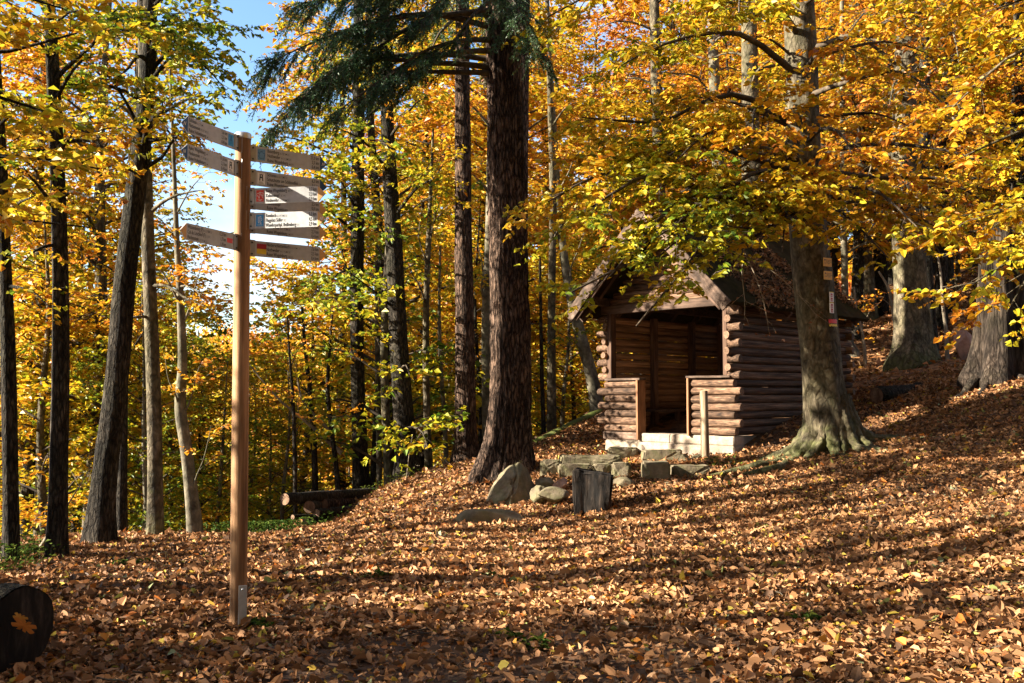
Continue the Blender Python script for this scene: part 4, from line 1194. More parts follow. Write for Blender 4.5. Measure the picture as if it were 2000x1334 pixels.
def big_beech():
    Y = 13.5
    path = extend(px_trunk([(1621,885,98),(1617,830,86),(1611,770,80),(1598,640,75),(1588,540,75),(1577,440,71),(1568,300,66),(1565,120,62),(1560,0,58)], Y), 4.0, .6)
    E = lambda z, px, py, y, **k: (z, P(px, py, y), k)
    lo = dict(tint=.40, spread=.42, rise=.16, plane=.22, t0=.36, density=.85)
    hi_ = dict(tint=.53, spread=.42, rise=.1, t0=.38, density=.78)
    lo2 = dict(lo, density=.6)
    lw = dict(lo, density=.32, spread=.24, rise=.12, tint=.36)
    limbs = [E(4.0,1172,592,11.0,**lw), E(4.0,1265,602,10.9,**lw), E(4.1,1395,560,11.0,**lw), E(4.3,1215,495,11.2,**lw), E(4.25,1330,500,11.0,**lo2), E(4.3,1120,520,11.2,**lw), E(4.3,1290,470,10.9,**lo), E(4.2,1450,500,10.9,**lw), E(3.95,1190,548,11.0,**dict(lo,rise=.2,density=.55,spread=.3)), E(4.1,1095,462,11.3,**lo2), E(4.2,1290,560,11.4,**dict(lo,rise=.22,density=.5,spread=.3)), E(4.3,1060,390,11.6,**hi_), E(4.1,1390,468,11.2,**lo2),
        E(4.1,1500,462,11.3,**lo2), E(4.0,1720,490,11.6,**lo), E(4.1,1870,490,11.8,**lo), E(4.3,1985,470,11.4,**hi_), E(4.1,1790,430,10.7,**lo), E(4.5,1490,400,11.2,**lo2),
        E(4.7,1220,380,11.8,**lo), E(4.9,1340,330,11.2,**lo), E(5.0,1900,360,11.4,**hi_), E(5.2,1720,300,11.0,**hi_), E(5.5,1130,230,12.0,**hi_), E(5.6,1400,250,11.2,**hi_),
        E(5.9,1860,190,11.2,**hi_), E(6.2,1230,110,11.6,**lo), E(6.3,1720,110,11.4,**hi_), E(6.6,1960,60,11.2,**hi_), E(6.8,1400,20,11.0,**lo), E(7.2,1100,-20,12.0,**hi_), E(7.3,1760,-20,11.2,**hi_),
        E(4.9,1150,405,12.6,**lo), E(4.9,1350,410,12.0,**lo2), E(4.8,1960,420,13.5,**hi_), E(5.4,1300,200,13.4,**hi_), E(5.6,1800,250,13.6,**hi_), E(6.4,1460,60,13.0,**hi_)]
    auto = dict(z0=6.2, z1=10.5, n=9, len=(2.0, 3.4), up=(.1, .5), kw=dict(tint=.5, density=.7))
    root = tree('beech_tree', 'big beech with spreading roots and hiking plates before the shelter side wall', 'tree', path, M['beech'], G(11), limbs, auto,
                size=.088, hi=True, seed=1.0, trunk_kw=dict(sides=56, n=130, flare=.34, lobes=(6, .15), rough=.06, fl_h=.32), limb_kw=dict(per_m=27, per=5.2, twig_every=.09), twig_m=M['twig'])
    o0 = np.array(root.location)
    # buttress roots that run out over the ground
    def rt(ang, far, r0, seed, bend=0.0, n=48):
        rg = G(seed); a = R(ang); q = []
        for rad, h in ((.20, .80), (.28, .50), (.38, .26), (.56, .08), (.62 + (far-.62)*.35, .02), (.62 + (far-.62)*.7, 0), (far, -.05)):
            aa = a + bend * max(0, rad - .4) + rg.normal(0, .07) * (rad > .5)
            q.append((o0[0] + .02 + rad * math.cos(aa), o0[1] + rad * math.sin(aa), h))
        q = smooth_path(np.array(q), n); t = np.linspace(0, 1, n)
        gr = gz(q[:, 0], q[:, 1]); q[:, 2] = gr + q[:, 2] + r0 * .15 * np.sin(t * 9 + seed)
        r = np.interp(t, [0, .25, .45, .7, 1], [r0*.62, r0*.8, r0*.72, r0*.45, r0*.14])
        th = np.linspace(0, 2*np.pi, 16, endpoint=False)
        rad = r[:, None] * (1 + .28 * fbm(np.stack(np.broadcast_arrays(np.cos(th)[None]*1.5 + seed, np.sin(th)[None]*1.5, t[:, None]*9), -1), 3) + .12 * fbm(np.stack(np.broadcast_arrays(np.cos(th)[None]*3 + seed, np.sin(th)[None]*3, t[:, None]*34), -1), 2))
        mb = MB(); mb.add(*tube(q - o0, rad, 16)); link('root', mb.mesh('root', M['beech']), root)
    for k, (ang, far, r0, bend) in enumerate(((192, 2.5, .135, .08), (213, 2.2, .12, -.12), (232, 1.1, .10, -.5), (170, 1.6, .13, .1), (252, 1.2, .115, .3), (272, .9, .09, -.3), (292, 1.0, .125, .25), (313, 1.2, .11, -.2), (338, 1.3, .12, .3), (5, 1.2, .12, 0), (60, 1.1, .12, 0), (120, 1.1, .12, 0))):
        rt(ang, far, r0, k + 1, bend)
    # dead spray with dry brown leaves, hanging from a low limb
    mw, ml = MB(), MB(); rg = G(77)
    for a, b in (((1455,470,12.3),(1462,640,12.2)), ((1462,500,12.3),(1600,612,12.25)), ((1450,480,12.3),(1500,650,12.4))):
        limb(mw, ml, P(*a), P(*b), .012, rg, size=.06, tint=.96, sd=.03, spread=.28, per=4.0, per_m=9, rise=.03, t0=.3, density=.8)
    link('dead_spray', mw.mesh('dead_spray', M['paletwig'], offset=o0), root)['label'] = 'bare hanging twig with dry curled brown leaves'
    c = link('dry_leaves', ml.mesh('dry_leaves', M['leaf'], smooth=False, use_tint=True, offset=o0), root); c.color = (.5, .5, .5, 1)
    c['label'] = 'dry curled brown leaves on the dead spray'
    return root, path
beech, beech_path = big_beech()

# hiking plates on the beech
def trunk_plate(px, py, w, h, Y, yaw):
    p = P(px, py, Y); ww = w * Y / FOC; hh = h * Y / FOC
    return p, ww, hh, yaw
def track_sign(label, px, py, lines):
    p, w, h, yaw = trunk_plate(px, py, 23, 17, 13.22, R(28))
    mb = MB(); box(mb, -w/2, w/2, -.003, .003, -h/2, h/2)
    me = mb.mesh('trail_sign', M['tracksign'], smooth=False); bevel_mesh(me, .002, 1)
    o = link('trail_sign', me, None, p, (0, 0, yaw)); tag(o, label, 'trail sign', 'yellow trail signs on the beech')
    mb = MB()
    poly(mb, [(-w*.42, h*.24), (-w*.32, h*.36), (-w*.32, h*.29), (-w*.2, h*.29), (-w*.2, h*.19), (-w*.32, h*.19), (-w*.32, h*.12)])
    for i, (s, x) in enumerate(lines): add_text(mb, s, x * w, h * (.14 - .34 * (i // 1) * .5), h * .26, .7)
    tag(mb.obj('lettering', M['ink'], o, smooth=False, loc=(0, -.0036, 0)), kind='stuff')
track_sign('upper yellow enamel hiking sign nailed to the big beech', 1616, 512, [('Wengelsbach', -.16), ('Niedersteinbach', -.16), ('Club Vosgien', -.4)])
track_sign('lower yellow enamel hiking sign nailed to the big beech', 1617, 538, [('Gimbelhof', -.16), ('Fleckenstein', -.16), ('Club Vosgien', -.4)])
def trail_marker(label, px, py, hpx, rows):
    p, w, h, yaw = trunk_plate(px, py, 12.5, hpx, 13.24, R(34))
    mb = MB(); box(mb, -w/2, w/2, -.003, .003, -h/2, h/2)
    o = link('trail_marker', mb.mesh('trail_marker', M['white'], smooth=False), None, p, (0, 0, yaw)); tag(o, label, 'trail marker', 'white trail markers on the beech')
    mb = MB()
    for r in range(rows):
        z0 = -h*.44 + r * h * .84 / rows
        z1 = z0 + h * .84 / rows * .86
        box(mb, -w*.24, w*.24, -.0012, 0, z0, z1)
    mb.obj('panel', M['crimson'], o, smooth=False, loc=(0, -.0032, 0))
    mb = MB()
    for r in range(rows):
        z0 = -h*.44 + r * h * .84 / rows; z1 = z0 + h * .84 / rows * .86
        strip(mb, [(-w*.1, z0 + (z1-z0)*.15), (-w*.1, z0 + (z1-z0)*.6)], w*.08); strip(mb, [(w*.1, z0 + (z1-z0)*.15), (w*.1, z0 + (z1-z0)*.6)], w*.08)
    mb.obj('print', M['white'], o, smooth=False, loc=(0, -.005, 0))
    mb = MB(); box(mb, -w*.5, w*.5, -.0012, 0, h*.42, h*.5); mb.obj('stripe', M['yellow'], o, smooth=False, loc=(0, -.0034, 0))
trail_marker('upper white trail marker with dark red panels below the yellow signs', 1624, 580, 20, 2)
trail_marker('lower white trail marker with dark red panels, just above the red paint mark', 1624.5, 601, 21, 2)
# red and yellow painted trail blaze: a thin skin on the bark
def blaze():
    mb = MB()
    q = smooth_path(beech_path, 120)
    for (py0, py1, mname, mi) in ((631, 623, 'red', 0), (637, 632.5, 'yellow', 1)):
        z0, z1 = P(1600, py0, 13.2)[2], P(1600, py1, 13.2)[2]
        a = np.linspace(R(-78), R(-46), 14); V = []
        for z in (z0, z1):
            c = at_z(q, z); r = c[3] * 1.045 + .003
            V += [(c[0] + r*math.cos(t), c[1] + r*math.sin(t), z + .006*math.sin(t*40)) for t in a]
        F = [(i, i+1, 14+i+1, 14+i) for i in range(13)]
        mb.add(V, F, mat=mi)
    o = link('paint_blaze', mb.mesh('paint_blaze', [M['red'], M['yellow']], offset=np.array(beech.location)), beech)
    o['label'] = 'red over yellow painted trail mark on the bark'
blaze()

# needles -------------------------------------------------------------------
def bough(mw, ml, a, b, r0, rg, per=14.0, spread=.46, rise=.06, droop=.28, dens=1.0):
    p = limb_path(a, b, rg, rise, .03, 12); Lm = np.linalg.norm(np.diff(p, axis=0), axis=1).sum()
    mw.add(*tube(p, r0 * (1 - .85 * np.linspace(0, 1, 12)), 6))
    ns = int(Lm * per * dens); t = np.sort(rg.uniform(.42, 1.0, ns)); tl = t * 11; k = np.clip(tl.astype(int), 0, 10); f = (tl - k)[:, None]
    base = p[k] * (1 - f) + p[k+1] * f; T = unit(p[k+1] - p[k])
    side = unit(np.cross(T, np.array([0, 0, 1.])) + 1e-6) * np.where(np.arange(ns) % 2, 1, -1)[:, None]
    d = unit(T * rg.uniform(.3, 1.0, (ns, 1)) + side * rg.uniform(.2, .8, (ns, 1)) + np.array([0, 0, -1.]) * rg.uniform(-.2, .5, (ns, 1)))
    ls = spread * rg.uniform(.5, 1.3, ns) * (1.25 - .6 * t) * Lm * .45
    u = np.linspace(0, 1, 5)
    PA = base[:, None] + d[:, None] * (ls[:, None] * u)[..., None]; PA[:, :, 2] -= droop * ls[:, None] * u ** 2
    mw.add(*tubes(PA, np.full((ns, 1), .007) * (1 - .7 * u)[None], 4))
    nt_ = np.maximum(3, (ls / .036).astype(int)); ii = np.repeat(np.arange(ns), nt_)
    tt = rg.uniform(.08, 1, len(ii)) * 4; kk = np.clip(tt.astype(int), 0, 3); ff = (tt - kk)[:, None]
    tb = PA[ii, kk] * (1 - ff) + PA[ii, kk+1] * ff; td0 = unit(PA[ii, kk+1] - PA[ii, kk])
    sd = unit(np.cross(td0, np.array([0, 0, 1.])) + 1e-6) * rg.choice([-1., 1.], len(ii))[:, None]
    td = unit(td0 + sd * rg.uniform(.1, .8, (len(ii), 1)) + np.array([0, 0, -1.]) * rg.uniform(-.1, .8, (len(ii), 1)))
    L2 = rg.uniform(.10, .30, len(ii))
    mw.add(*tubes(np.stack([tb, tb + td * L2[:, None]], 1), np.tile([[.003, .0015]], (len(ii), 1)), 3))
    m = 16; jj = np.repeat(np.arange(len(ii)), m); s = rg.uniform(.0, 1, len(jj))
    B = tb[jj] + td[jj] * (L2[jj] * s)[:, None]
    A = td[jj] * .75 + rg.normal(0, .6, (len(jj), 3))
    tint = np.clip(.42 + .25 * fbm(tb * 1.3, 2)[jj] + .25 * s * rg.random(len(jj)), 0, 1)
    A = unit(A); Sd = unit(np.cross(A, rg.normal(0, 1, A.shape)))
    ln = rg.uniform(.030, .060, (len(jj), 1)); V = np.stack([B - Sd * .0065, B + Sd * .0065, B + A * ln], 1)
    i = np.arange(len(jj))[:, None] * 3
    ml.add(V, i + np.array([[0, 1, 2]]), tint=np.repeat(tint, 3))

def conifer(label, path4, rg, boughs, seed, trunk_kw, name='conifer_tree'):
    root = empty(name, path4[0, :3]); o0 = path4[0, :3]; tag(root, label, 'tree')
    mb = MB(); q = trunk_mesh(mb, path4, rg=rg, seed=seed, **trunk_kw)
    link('trunk', mb.mesh('trunk', M['spruce'], offset=o0), root)
    ml = MB()
    for z, e, kw in boughs:
        mw = MB(); q0 = at_z(q, z); bough(mw, ml, q0[:3], e, .05, rg, **kw)
        link('limb', mw.mesh('limb', M['twig'], offset=o0), root)
    if ml.n:
        c = link('crown', ml.mesh('crown', M['needle'], smooth=False, use_tint=True, offset=o0), root); c.color = (.5, .5, .5, 1)
    # dead snags on the lower trunk
    return root
def zp(py, Y): return P(1000, py, Y)[2]
cp = extend(px_trunk([(987,932,96),(992,870,83),(997,760,77),(996,600,74),(992,450,72),(988,300,70),(985,150,67),(981,0,63)], 13.5), 5.0, .7)
c5 = lambda py: zp(py, 13.5)
cb = [(c5(145), P(700,175,12.6), dict(rise=.06, dens=.8)), (c5(138), P(505,240,12.2), dict(rise=.13, spread=.36, dens=.8)), (c5(60), P(545,120,12.4), dict(rise=.12)), (c5(-30), P(580,20,12.5), dict(rise=.08)),
      (c5(100), P(660,225,12.0), dict(rise=.10, dens=.7)), (c5(20), P(690,70,12.2), dict(rise=.05)), (c5(-80), P(830,40,12.4), dict(rise=.0)), (c5(-60), P(1052,120,12.4), dict(rise=.02)), (c5(-120), P(1010,40,12.0), dict(rise=.0)),
      (c5(-140), P(640,-60,12.2), dict(rise=.05)), (c5(-10), P(880,80,12.4), dict(rise=.02, dens=.6)), (c5(80), P(760,140,12.4), dict(rise=.08, dens=.7)), (c5(30), P(600,190,12.5), dict(rise=.12, dens=.7)), (c5(-60), P(720,-10,12.4), dict(rise=.05)), (c5(120), P(600,190,13.4), dict(rise=.1,dens=.6)), (c5(-20), P(930,-20,12.2), {}),
      (9.6, (2.8, 13.0, 9.2), dict(dens=.5)), (10.4, (-2.6, 15.0, 10.2), dict(dens=.5)), (10.2, (1.5, 16.0, 10.2), dict(dens=.5)), (11.2, (-1.5, 12.0, 11.0), dict(dens=.5))]
conifer('massive reddish-barked conifer with drooping dark needles beside the seat stones', cp, G(21), cb, 2.0, dict(sides=96, n=300, flare=.36, lobes=(6, .10), rough=.035, furrow=.075, fl_h=.45))
sp2 = extend(px_trunk([(912,925,56),(911,880,46),(909,780,40),(908,650,37),(905,450,33),(904,300,31),(903,150,29),(903,0,26)], 17.0), 5.0, .7)
conifer('straight dark-barked conifer standing left of the massive reddish one', sp2, G(22), [(zp(-40,17), P(840,40,15.5), dict(dens=.6)), (zp(-60,17), P(960,20,15.6), dict(dens=.6)), (zp(20,17), P(830,120,16.0), dict(dens=.5)), (10.5, (-2.5, 16, 10.0), {}), (11.0, (.8, 18, 10.6), {})], 3.0,
        dict(sides=40, n=160, flare=.35, lobes=(5, .1), rough=.03, furrow=.05, fl_h=.4))
sp3 = extend(px_trunk([(1012,868,32),(1014,600,29),(1017,400,27),(1021,200,24),(1024,50,22)], 18.5), 4.0, .7)
conifer('slim dark conifer half hidden right behind the massive reddish one', sp3, G(23), [(9.8, (1.6, 17.5, 9.6), dict(dens=.6)), (10.6, (-.8, 18, 10.2), dict(dens=.6))], 4.0, dict(sides=20, n=80, flare=.2, furrow=.04))

# left group ------------------------------------------------------------------
LK = dict(per_m=27, per=5.6, twig_every=.085, spread=.52, plane=.34)
def LE(py0, Y, px, py, y, **k): return (zp(py0, Y), P(px, py, y), k)
BK = dict(tk=1)
tree('oak_tree', 'dark leaning oak, thickest trunk of the left edge group, bending right as it rises', 'tree',
     extend(px_trunk([(194,1062,56),(200,980,48),(208,900,45),(222,800,44),(243,560,40),(262,400,39),(280,250,34),(290,100,30),(293,0,28)], 11.5), 3.5, .7), M['oak'], G(31),
     [LE(335,11.5,384,232,11.3,r0=.035,density=.5,tint=.33,rise=-.05), LE(265,11.5,190,130,10.8,tint=.38), LE(200,11.5,120,170,10.5,tint=.42), LE(150,11.5,400,40,11.2,tint=.30), LE(90,11.5,430,150,11.0,tint=.28,density=.8),
      LE(60,11.5,200,30,10.5,tint=.4), LE(20,11.5,360,-20,11,tint=.30), LE(300,11.5,330,190,10.6,tint=.30), LE(230,11.5,355,300,11.0,tint=.35,density=.7), LE(340,11.5,215,330,10.9,tint=.42,density=.7), LE(120,11.5,250,170,10.3,tint=.32), LE(40,11.5,300,70,10.2,tint=.27), LE(240,11.5,425,215,11.0,tint=.34), LE(170,11.5,420,100,10.8,tint=.33), LE(100,11.5,370,40,10.6,tint=.34), LE(280,11.5,410,290,11.0,tint=.42,density=.6)],
     dict(z0=6.8, z1=9.5, n=6, len=(1.2, 2.4), az=(150, 330), up=(.2, .7), kw=dict(tint=.36, density=.7)), size=.085, sd=.12, seed=5.0, trunk_kw=dict(sides=28, n=90, flare=.22, rough=.05, furrow=.03), limb_kw=LK)
tree('oak_tree', 'straight dark tree with ivy-free rough bark, standing left of the leaning oak', 'tree',
     extend(px_trunk([(110,1070,38),(113,960,34),(117,800,33),(118,540,30),(111,300,27),(101,100,24),(96,0,22)], 10.1), 3.0, .7), M['oak'], G(32),
     [LE(420,10.1,20,330,9.4,tint=.42), LE(300,10.1,210,250,9.5,tint=.45), LE(250,10.1,30,200,9.3,tint=.45), LE(200,10.1,190,110,9.5,tint=.42), LE(120,10.1,20,70,9.3,tint=.44), LE(60,10.1,160,20,9.5,tint=.42), LE(390,10.1,200,400,9.6,tint=.5,density=.7), LE(480,10.1,40,520,9.5,tint=.5,density=.6), LE(160,10.1,250,60,9.3,tint=.42), LE(330,10.1,60,290,9.1,tint=.45), LE(280,10.1,250,330,9.7,tint=.42,density=.7), LE(40,10.1,60,-10,9.3,tint=.42)],
     dict(z0=6.4, z1=9, n=5, len=(1.2, 2.2), az=(150, 330), up=(.2, .6), kw=dict(tint=.42, density=.7)), size=.082, sd=.12, seed=6.0, trunk_kw=dict(sides=20, n=70, flare=.15, rough=.05, furrow=.03), limb_kw=LK)
tree('oak_tree', 'dark slightly curved trunk cut by the frame edge, leftmost of the edge group', 'tree',
     extend(px_trunk([(22,1082,30),(20,900,28),(16,700,27),(10,540,25),(0,300,24),(-12,100,22),(-18,0,20)], 9.9), 3.0, .7), M['oak'], G(33),
     [LE(420,9.9,80,400,9.3,tint=.5,density=.6), LE(250,9.9,70,190,9.2,tint=.5,density=.6), LE(90,9.9,90,60,9.3,tint=.45,density=.6), LE(560,9.9,90,600,9.6,tint=.5,density=.4)],
     dict(z0=5, z1=9, n=4, len=(1.0, 1.8), az=(150, 330), up=(.2, .6), kw=dict(tint=.47, density=.5)), size=.082, seed=7.0, trunk_kw=dict(sides=18, n=60, flare=.15, rough=.05), limb_kw=LK)
tree('beech_tree', 'smooth greenish straight trunk just right of the leaning oak', 'tree',
     extend(px_trunk([(303,1050,31),(303,950,28),(301,800,27),(296,650,26),(290,500,25),(284,300,23),(280,100,20),(279,0,19)], 12.5), 3.0, .7), M['beech'], G(34),
     [LE(420,12.5,400,380,12.0,tint=.5,density=.6), LE(330,12.5,210,260,11.6,tint=.45), LE(560,12.5,390,600,12.0,tint=.62,density=.5), LE(180,12.5,380,120,11.8,tint=.35), LE(250,12.5,400,190,11.8,tint=.36), LE(100,12.5,440,30,11.8,tint=.34), LE(60,12.5,350,-10,11.6,tint=.36), LE(280,12.5,190,180,11.4,tint=.42), LE(90,12.5,220,30,11.6,tint=.42), LE(620,12.5,230,640,12.0,tint=.62,density=.6)],
     dict(z0=6.4, z1=9.5, n=5, len=(1.2, 2.2), az=(150, 330), up=(.2, .6), kw=dict(tint=.42, density=.7)), size=.08, seed=8.0, trunk_kw=dict(sides=20, n=70, flare=.12, rough=.03), limb_kw=LK)
tree('young_tree', 'slim dark trunk peeping out between the leaning oak and the smooth beech', 'tree',
     extend(px_trunk([(237,1044,21),(239,900,19),(241,750,18),(246,600,16),(262,300,13)], 14.5), 2.0, .6), M['oak'], G(35),
     [LE(700,14.5,290,650,14.2,tint=.6,density=.6), LE(560,14.5,180,500,14.2,tint=.6,density=.7), LE(400,14.5,330,350,14.2,tint=.55,density=.6)], None, size=.085, seed=9.0, trunk_kw=dict(sides=14, n=50, flare=.12), limb_kw=LK)
tree('young_beech', 'pale crooked young beech with upswept forks, just left of the signpost', 'tree',
     extend(px_trunk([(380,1047,29),(374,970,25),(364,880,23),(352,795,22),(356,720,18),(354,620,15),(346,480,11),(340,330,8)], 13.5), 1.5, .5), M['pale'], G(36),
     [LE(800,13.5,318,690,13.2,r0=.022,rise=-.12,density=.5,tint=.6), LE(820,13.5,396,680,13.4,r0=.02,rise=-.1,density=.4,tint=.6), LE(960,13.5,412,830,13.2,r0=.02,rise=-.12,density=.4,tint=.55), LE(640,13.5,410,470,13.3,r0=.02,rise=-.1,density=.5,tint=.75),
      LE(600,13.5,300,520,13.2,tint=.62,density=.6), LE(560,13.5,398,590,13,tint=.68,density=.6), LE(470,13.5,300,420,13,tint=.6,density=.6), LE(420,13.5,420,330,13.2,tint=.6,density=.45)], None, size=.08, seed=10.0, trunk_kw=dict(sides=16, n=60, flare=.15), limb_kw=LK)
# middle group ----------------------------------------------------------------
tree('beech_tree', 'dark straight trunk with a side stem, behind the log pile', 'tree',
     extend(px_trunk([(707,956,36),(704,900,31),(700,800,28),(697,600,27),(699,400,26),(700,200,23),(700,0,19)], 18.0), 3.0, .7), M['oak'], G(37),
     [LE(590,18,664,470,17.8,r0=.06,rise=-.06,density=.4,tint=.35), LE(460,18,590,390,17,tint=.33), LE(380,18,800,330,17.2,tint=.35,density=.6), LE(520,18,610,600,17,tint=.25,density=.8), LE(300,18,600,260,17,tint=.4), LE(250,18,790,180,17.2,tint=.42,density=.7), LE(540,18,760,560,17.2,tint=.33,density=.6), LE(420,18,640,330,17.0,tint=.36)],
     dict(z0=7.5, z1=11, n=6, len=(1.5, 2.6), up=(.2, .6), kw=dict(tint=.45, density=.6)), size=.10, seed=12.0, trunk_kw=dict(sides=20, n=70, flare=.2, rough=.04), limb_kw=LK)
tree('beech_tree', 'grey-brown trunk with a flared mossy foot right of the log pile', 'tree',
     extend(px_trunk([(800,948,52),(796,900,44),(790,830,40),(778,650,36),(768,450,32),(757,250,26),(752,50,22)], 17.0), 3.0, .7), M['oak'], G(38),
     [LE(600,16.5,650,500,16,r0=.03,rise=-.05,density=.5,tint=.35), LE(420,16.5,880,330,15.8,tint=.45,density=.6), LE(330,16.5,660,250,15.6,tint=.4,density=.7), LE(260,16.5,840,200,15.8,tint=.68,density=.7), LE(480,16.5,720,440,15.8,tint=.3,density=.6), LE(200,16.5,640,130,15.8,tint=.45)],
     dict(z0=7.0, z1=11, n=6, len=(1.5, 2.6), up=(.2, .6), kw=dict(tint=.5, density=.6)), size=.09, seed=13.0, trunk_kw=dict(sides=24, n=80, flare=.35, rough=.05), limb_kw=LK)
tree('young_tree', 'thin grey stem forking into bare upright twigs beside the flared trunk', 'tree',
     px_trunk([(838,944,17),(835,850,14),(832,700,13),(833,580,12),(838,450,10),(842,360,7),(846,250,4)], 17.5), M['beech'], G(39),
     [LE(520,17.5,800,330,17.2,r0=.02,rise=-.08,density=.35,tint=.45), LE(480,17.5,880,330,17.2,r0=.02,rise=-.08,density=.35,tint=.45), LE(600,17.5,790,520,17,density=.4,tint=.5), LE(420,17.5,860,240,17.3,r0=.015,rise=-.05,density=.35,tint=.5)], None, size=.08, seed=14.0, trunk_kw=dict(sides=12, n=50, flare=.1), limb_kw=LK)
tree('beech_tree', 'pale grey trunk squeezed between the two thick conifers', 'tree',
     extend(px_trunk([(956,900,26),(953,800,24),(951,650,22),(957,450,19),(960,250,16),(962,50,13)], 19.5), 2.5, .6), M['pale'], G(40),
     [LE(600,19.5,930,470,19.2,r0=.05,rise=-.1,density=.3,tint=.6), LE(380,19.5,870,300,18.8,tint=.65), LE(250,19.5,860,190,18.8,tint=.72), LE(140,19.5,1040,80,18.8,tint=.68)], None, size=.10, seed=15.0, trunk_kw=dict(sides=16, n=60, flare=.12), limb_kw=LK)
tree('beech_tree', 'slim upright trunk in the gap right of the massive conifer', 'tree',
     extend(px_trunk([(1078,846,20),(1077,700,17),(1078,550,15),(1080,400,14),(1075,200,12),(1070,50,10)], 20.5), 2.5, .6), M['beech'], G(41),
     [LE(470,20.5,1130,420,19.8,tint=.62), LE(380,20.5,1040,350,20,tint=.6,density=.6), LE(250,20.5,1150,180,19.8,tint=.66), LE(150,20.5,1050,120,19.8,tint=.68), LE(80,20.5,1120,30,19.8,tint=.68)], None, size=.10, seed=16.0, trunk_kw=dict(sides=14, n=60, flare=.12), limb_kw=LK)
tree('beech_tree', 'greenish trunk leaning left, close to the shelter on its far side', 'tree',
     extend(px_trunk([(1169,806,30),(1154,730,24),(1138,670,23),(1122,610,21),(1106,530,18),(1093,430,14),(1086,300,10)], 20.5), 2.0, .5), M['pale'], G(42),
     [LE(560,20.5,1140,440,20.2,r0=.035,rise=-.05,density=.3,tint=.6), LE(450,20.5,1050,420,20,tint=.4,density=.6), LE(380,20.5,1150,290,19.8,tint=.62), LE(700,20.5,1090,650,20,tint=.3,density=.6)], None, size=.10, seed=17.0, trunk_kw=dict(sides=16, n=60, flare=.2), limb_kw=LK)
# right group ---------------------------------------------------------------
RK = dict(per_m=20, per=4.2, twig_every=.12, spread=.46)
def right_beech(label, pts, Y, seed, bark_m, tint, n, z0, z1, limbs=(), sides=20, le=(1.8, 3.4), size=.10):
    tree('beech_tree', label, 'tree', extend(px_trunk(pts, Y), 4.0, .7), M[bark_m], G(seed), limbs, dict(z0=z0, z1=z1, n=n, len=le, up=(-.05, .35), kw=dict(tint=tint)), size=size, sd=.11, seed=float(seed), trunk_kw=dict(sides=sides, n=80, flare=.25, rough=.05), limb_kw=RK)
right_beech('tall grey trunk rising from behind the shelter ridge', [(1290,770,30),(1288,600,27),(1287,420,26),(1285,250,23),(1280,100,21),(1278,0,19)], 23.0, 51, 'beech', .62, 14, 5.0, 11.5, sides=18)
right_beech('thick trunk with a crooked left limb, above the shelter roof', [(1470,740,42),(1468,500,38),(1467,320,36),(1465,200,34),(1463,60,30),(1462,0,28)], 21.5, 52, 'beech', .60, 14, 5.5, 11.5, [LE(318,21.5,1372,215,21.3,r0=.13,rise=-.06,density=.35,tint=.55)])
right_beech('pale stem glimpsed between the thick trunk and the ridge trunk', [(1410,740,28),(1407,500,26),(1405,370,25),(1400,250,23),(1392,80,20),(1390,0,18)], 25.0, 53, 'pale', .64, 12, 5.5, 12, sides=16)
right_beech('broad mossy-footed beech standing on the leafy rise behind the shelter', [(1786,714,88),(1786,680,76),(1782,610,68),(1776,500,62),(1769,420,52),(1766,300,47),(1768,150,43),(1770,0,38)], 20.0, 54, 'beech', .66, 20, 4.6, 11.0,
            [LE(420,20,1700,480,17.5,tint=.6), LE(400,20,1880,470,17.5,tint=.55), LE(300,20,1660,330,17,tint=.72), LE(250,20,1900,260,17,tint=.7), LE(380,20,1790,420,16.8,tint=.6), LE(200,20,1740,200,16.8,tint=.72), LE(120,20,1880,110,17,tint=.7), LE(60,20,1660,60,17,tint=.68)], 28)
right_beech('dark trunk pressed against the back of the mossy-footed beech', [(1818,708,34),(1812,600,28),(1808,500,26),(1806,300,22),(1806,100,19)], 21.5, 55, 'oak', .62, 8, 5.5, 11.0, sides=16)
right_beech('thin pale trunk with a bulging foot right of the shelter roof', [(1668,702,26),(1658,670,17),(1652,600,14),(1649,500,13),(1646,300,11),(1645,100,9)], 23.0, 56, 'pale', .62, 9, 5.0, 10.5, sides=14, le=(1.2, 2.4))
right_beech('grey trunk behind the hollow stump', [(1850,690,34),(1848,560,30),(1846,400,27),(1842,200,24),(1840,0,20)], 25.0, 57, 'oak', .68, 12, 5.2, 12, sides=16)
right_beech('dark trunk beyond the right shoulder of the hollow stump', [(1992,700,44),(1990,560,38),(1990,400,34),(1992,200,30),(1994,0,26)], 22.0, 58, 'oak', .68, 13, 5.0, 11.5, sides=16)
right_beech('dark trunk in the wood between roof corner and mossy-footed beech', [(1722,690,32),(1720,560,28),(1718,400,25),(1715,200,22),(1712,0,18)], 27.0, 59, 'oak', .66, 13, 5.2, 12.5, sides=16)
right_beech('deep shaded trunk far behind the roof corner', [(1620,690,30),(1622,560,27),(1624,400,24),(1622,200,21),(1620,0,18)], 28.0, 60, 'oak', .66, 13, 5.2, 12.5, sides=16)
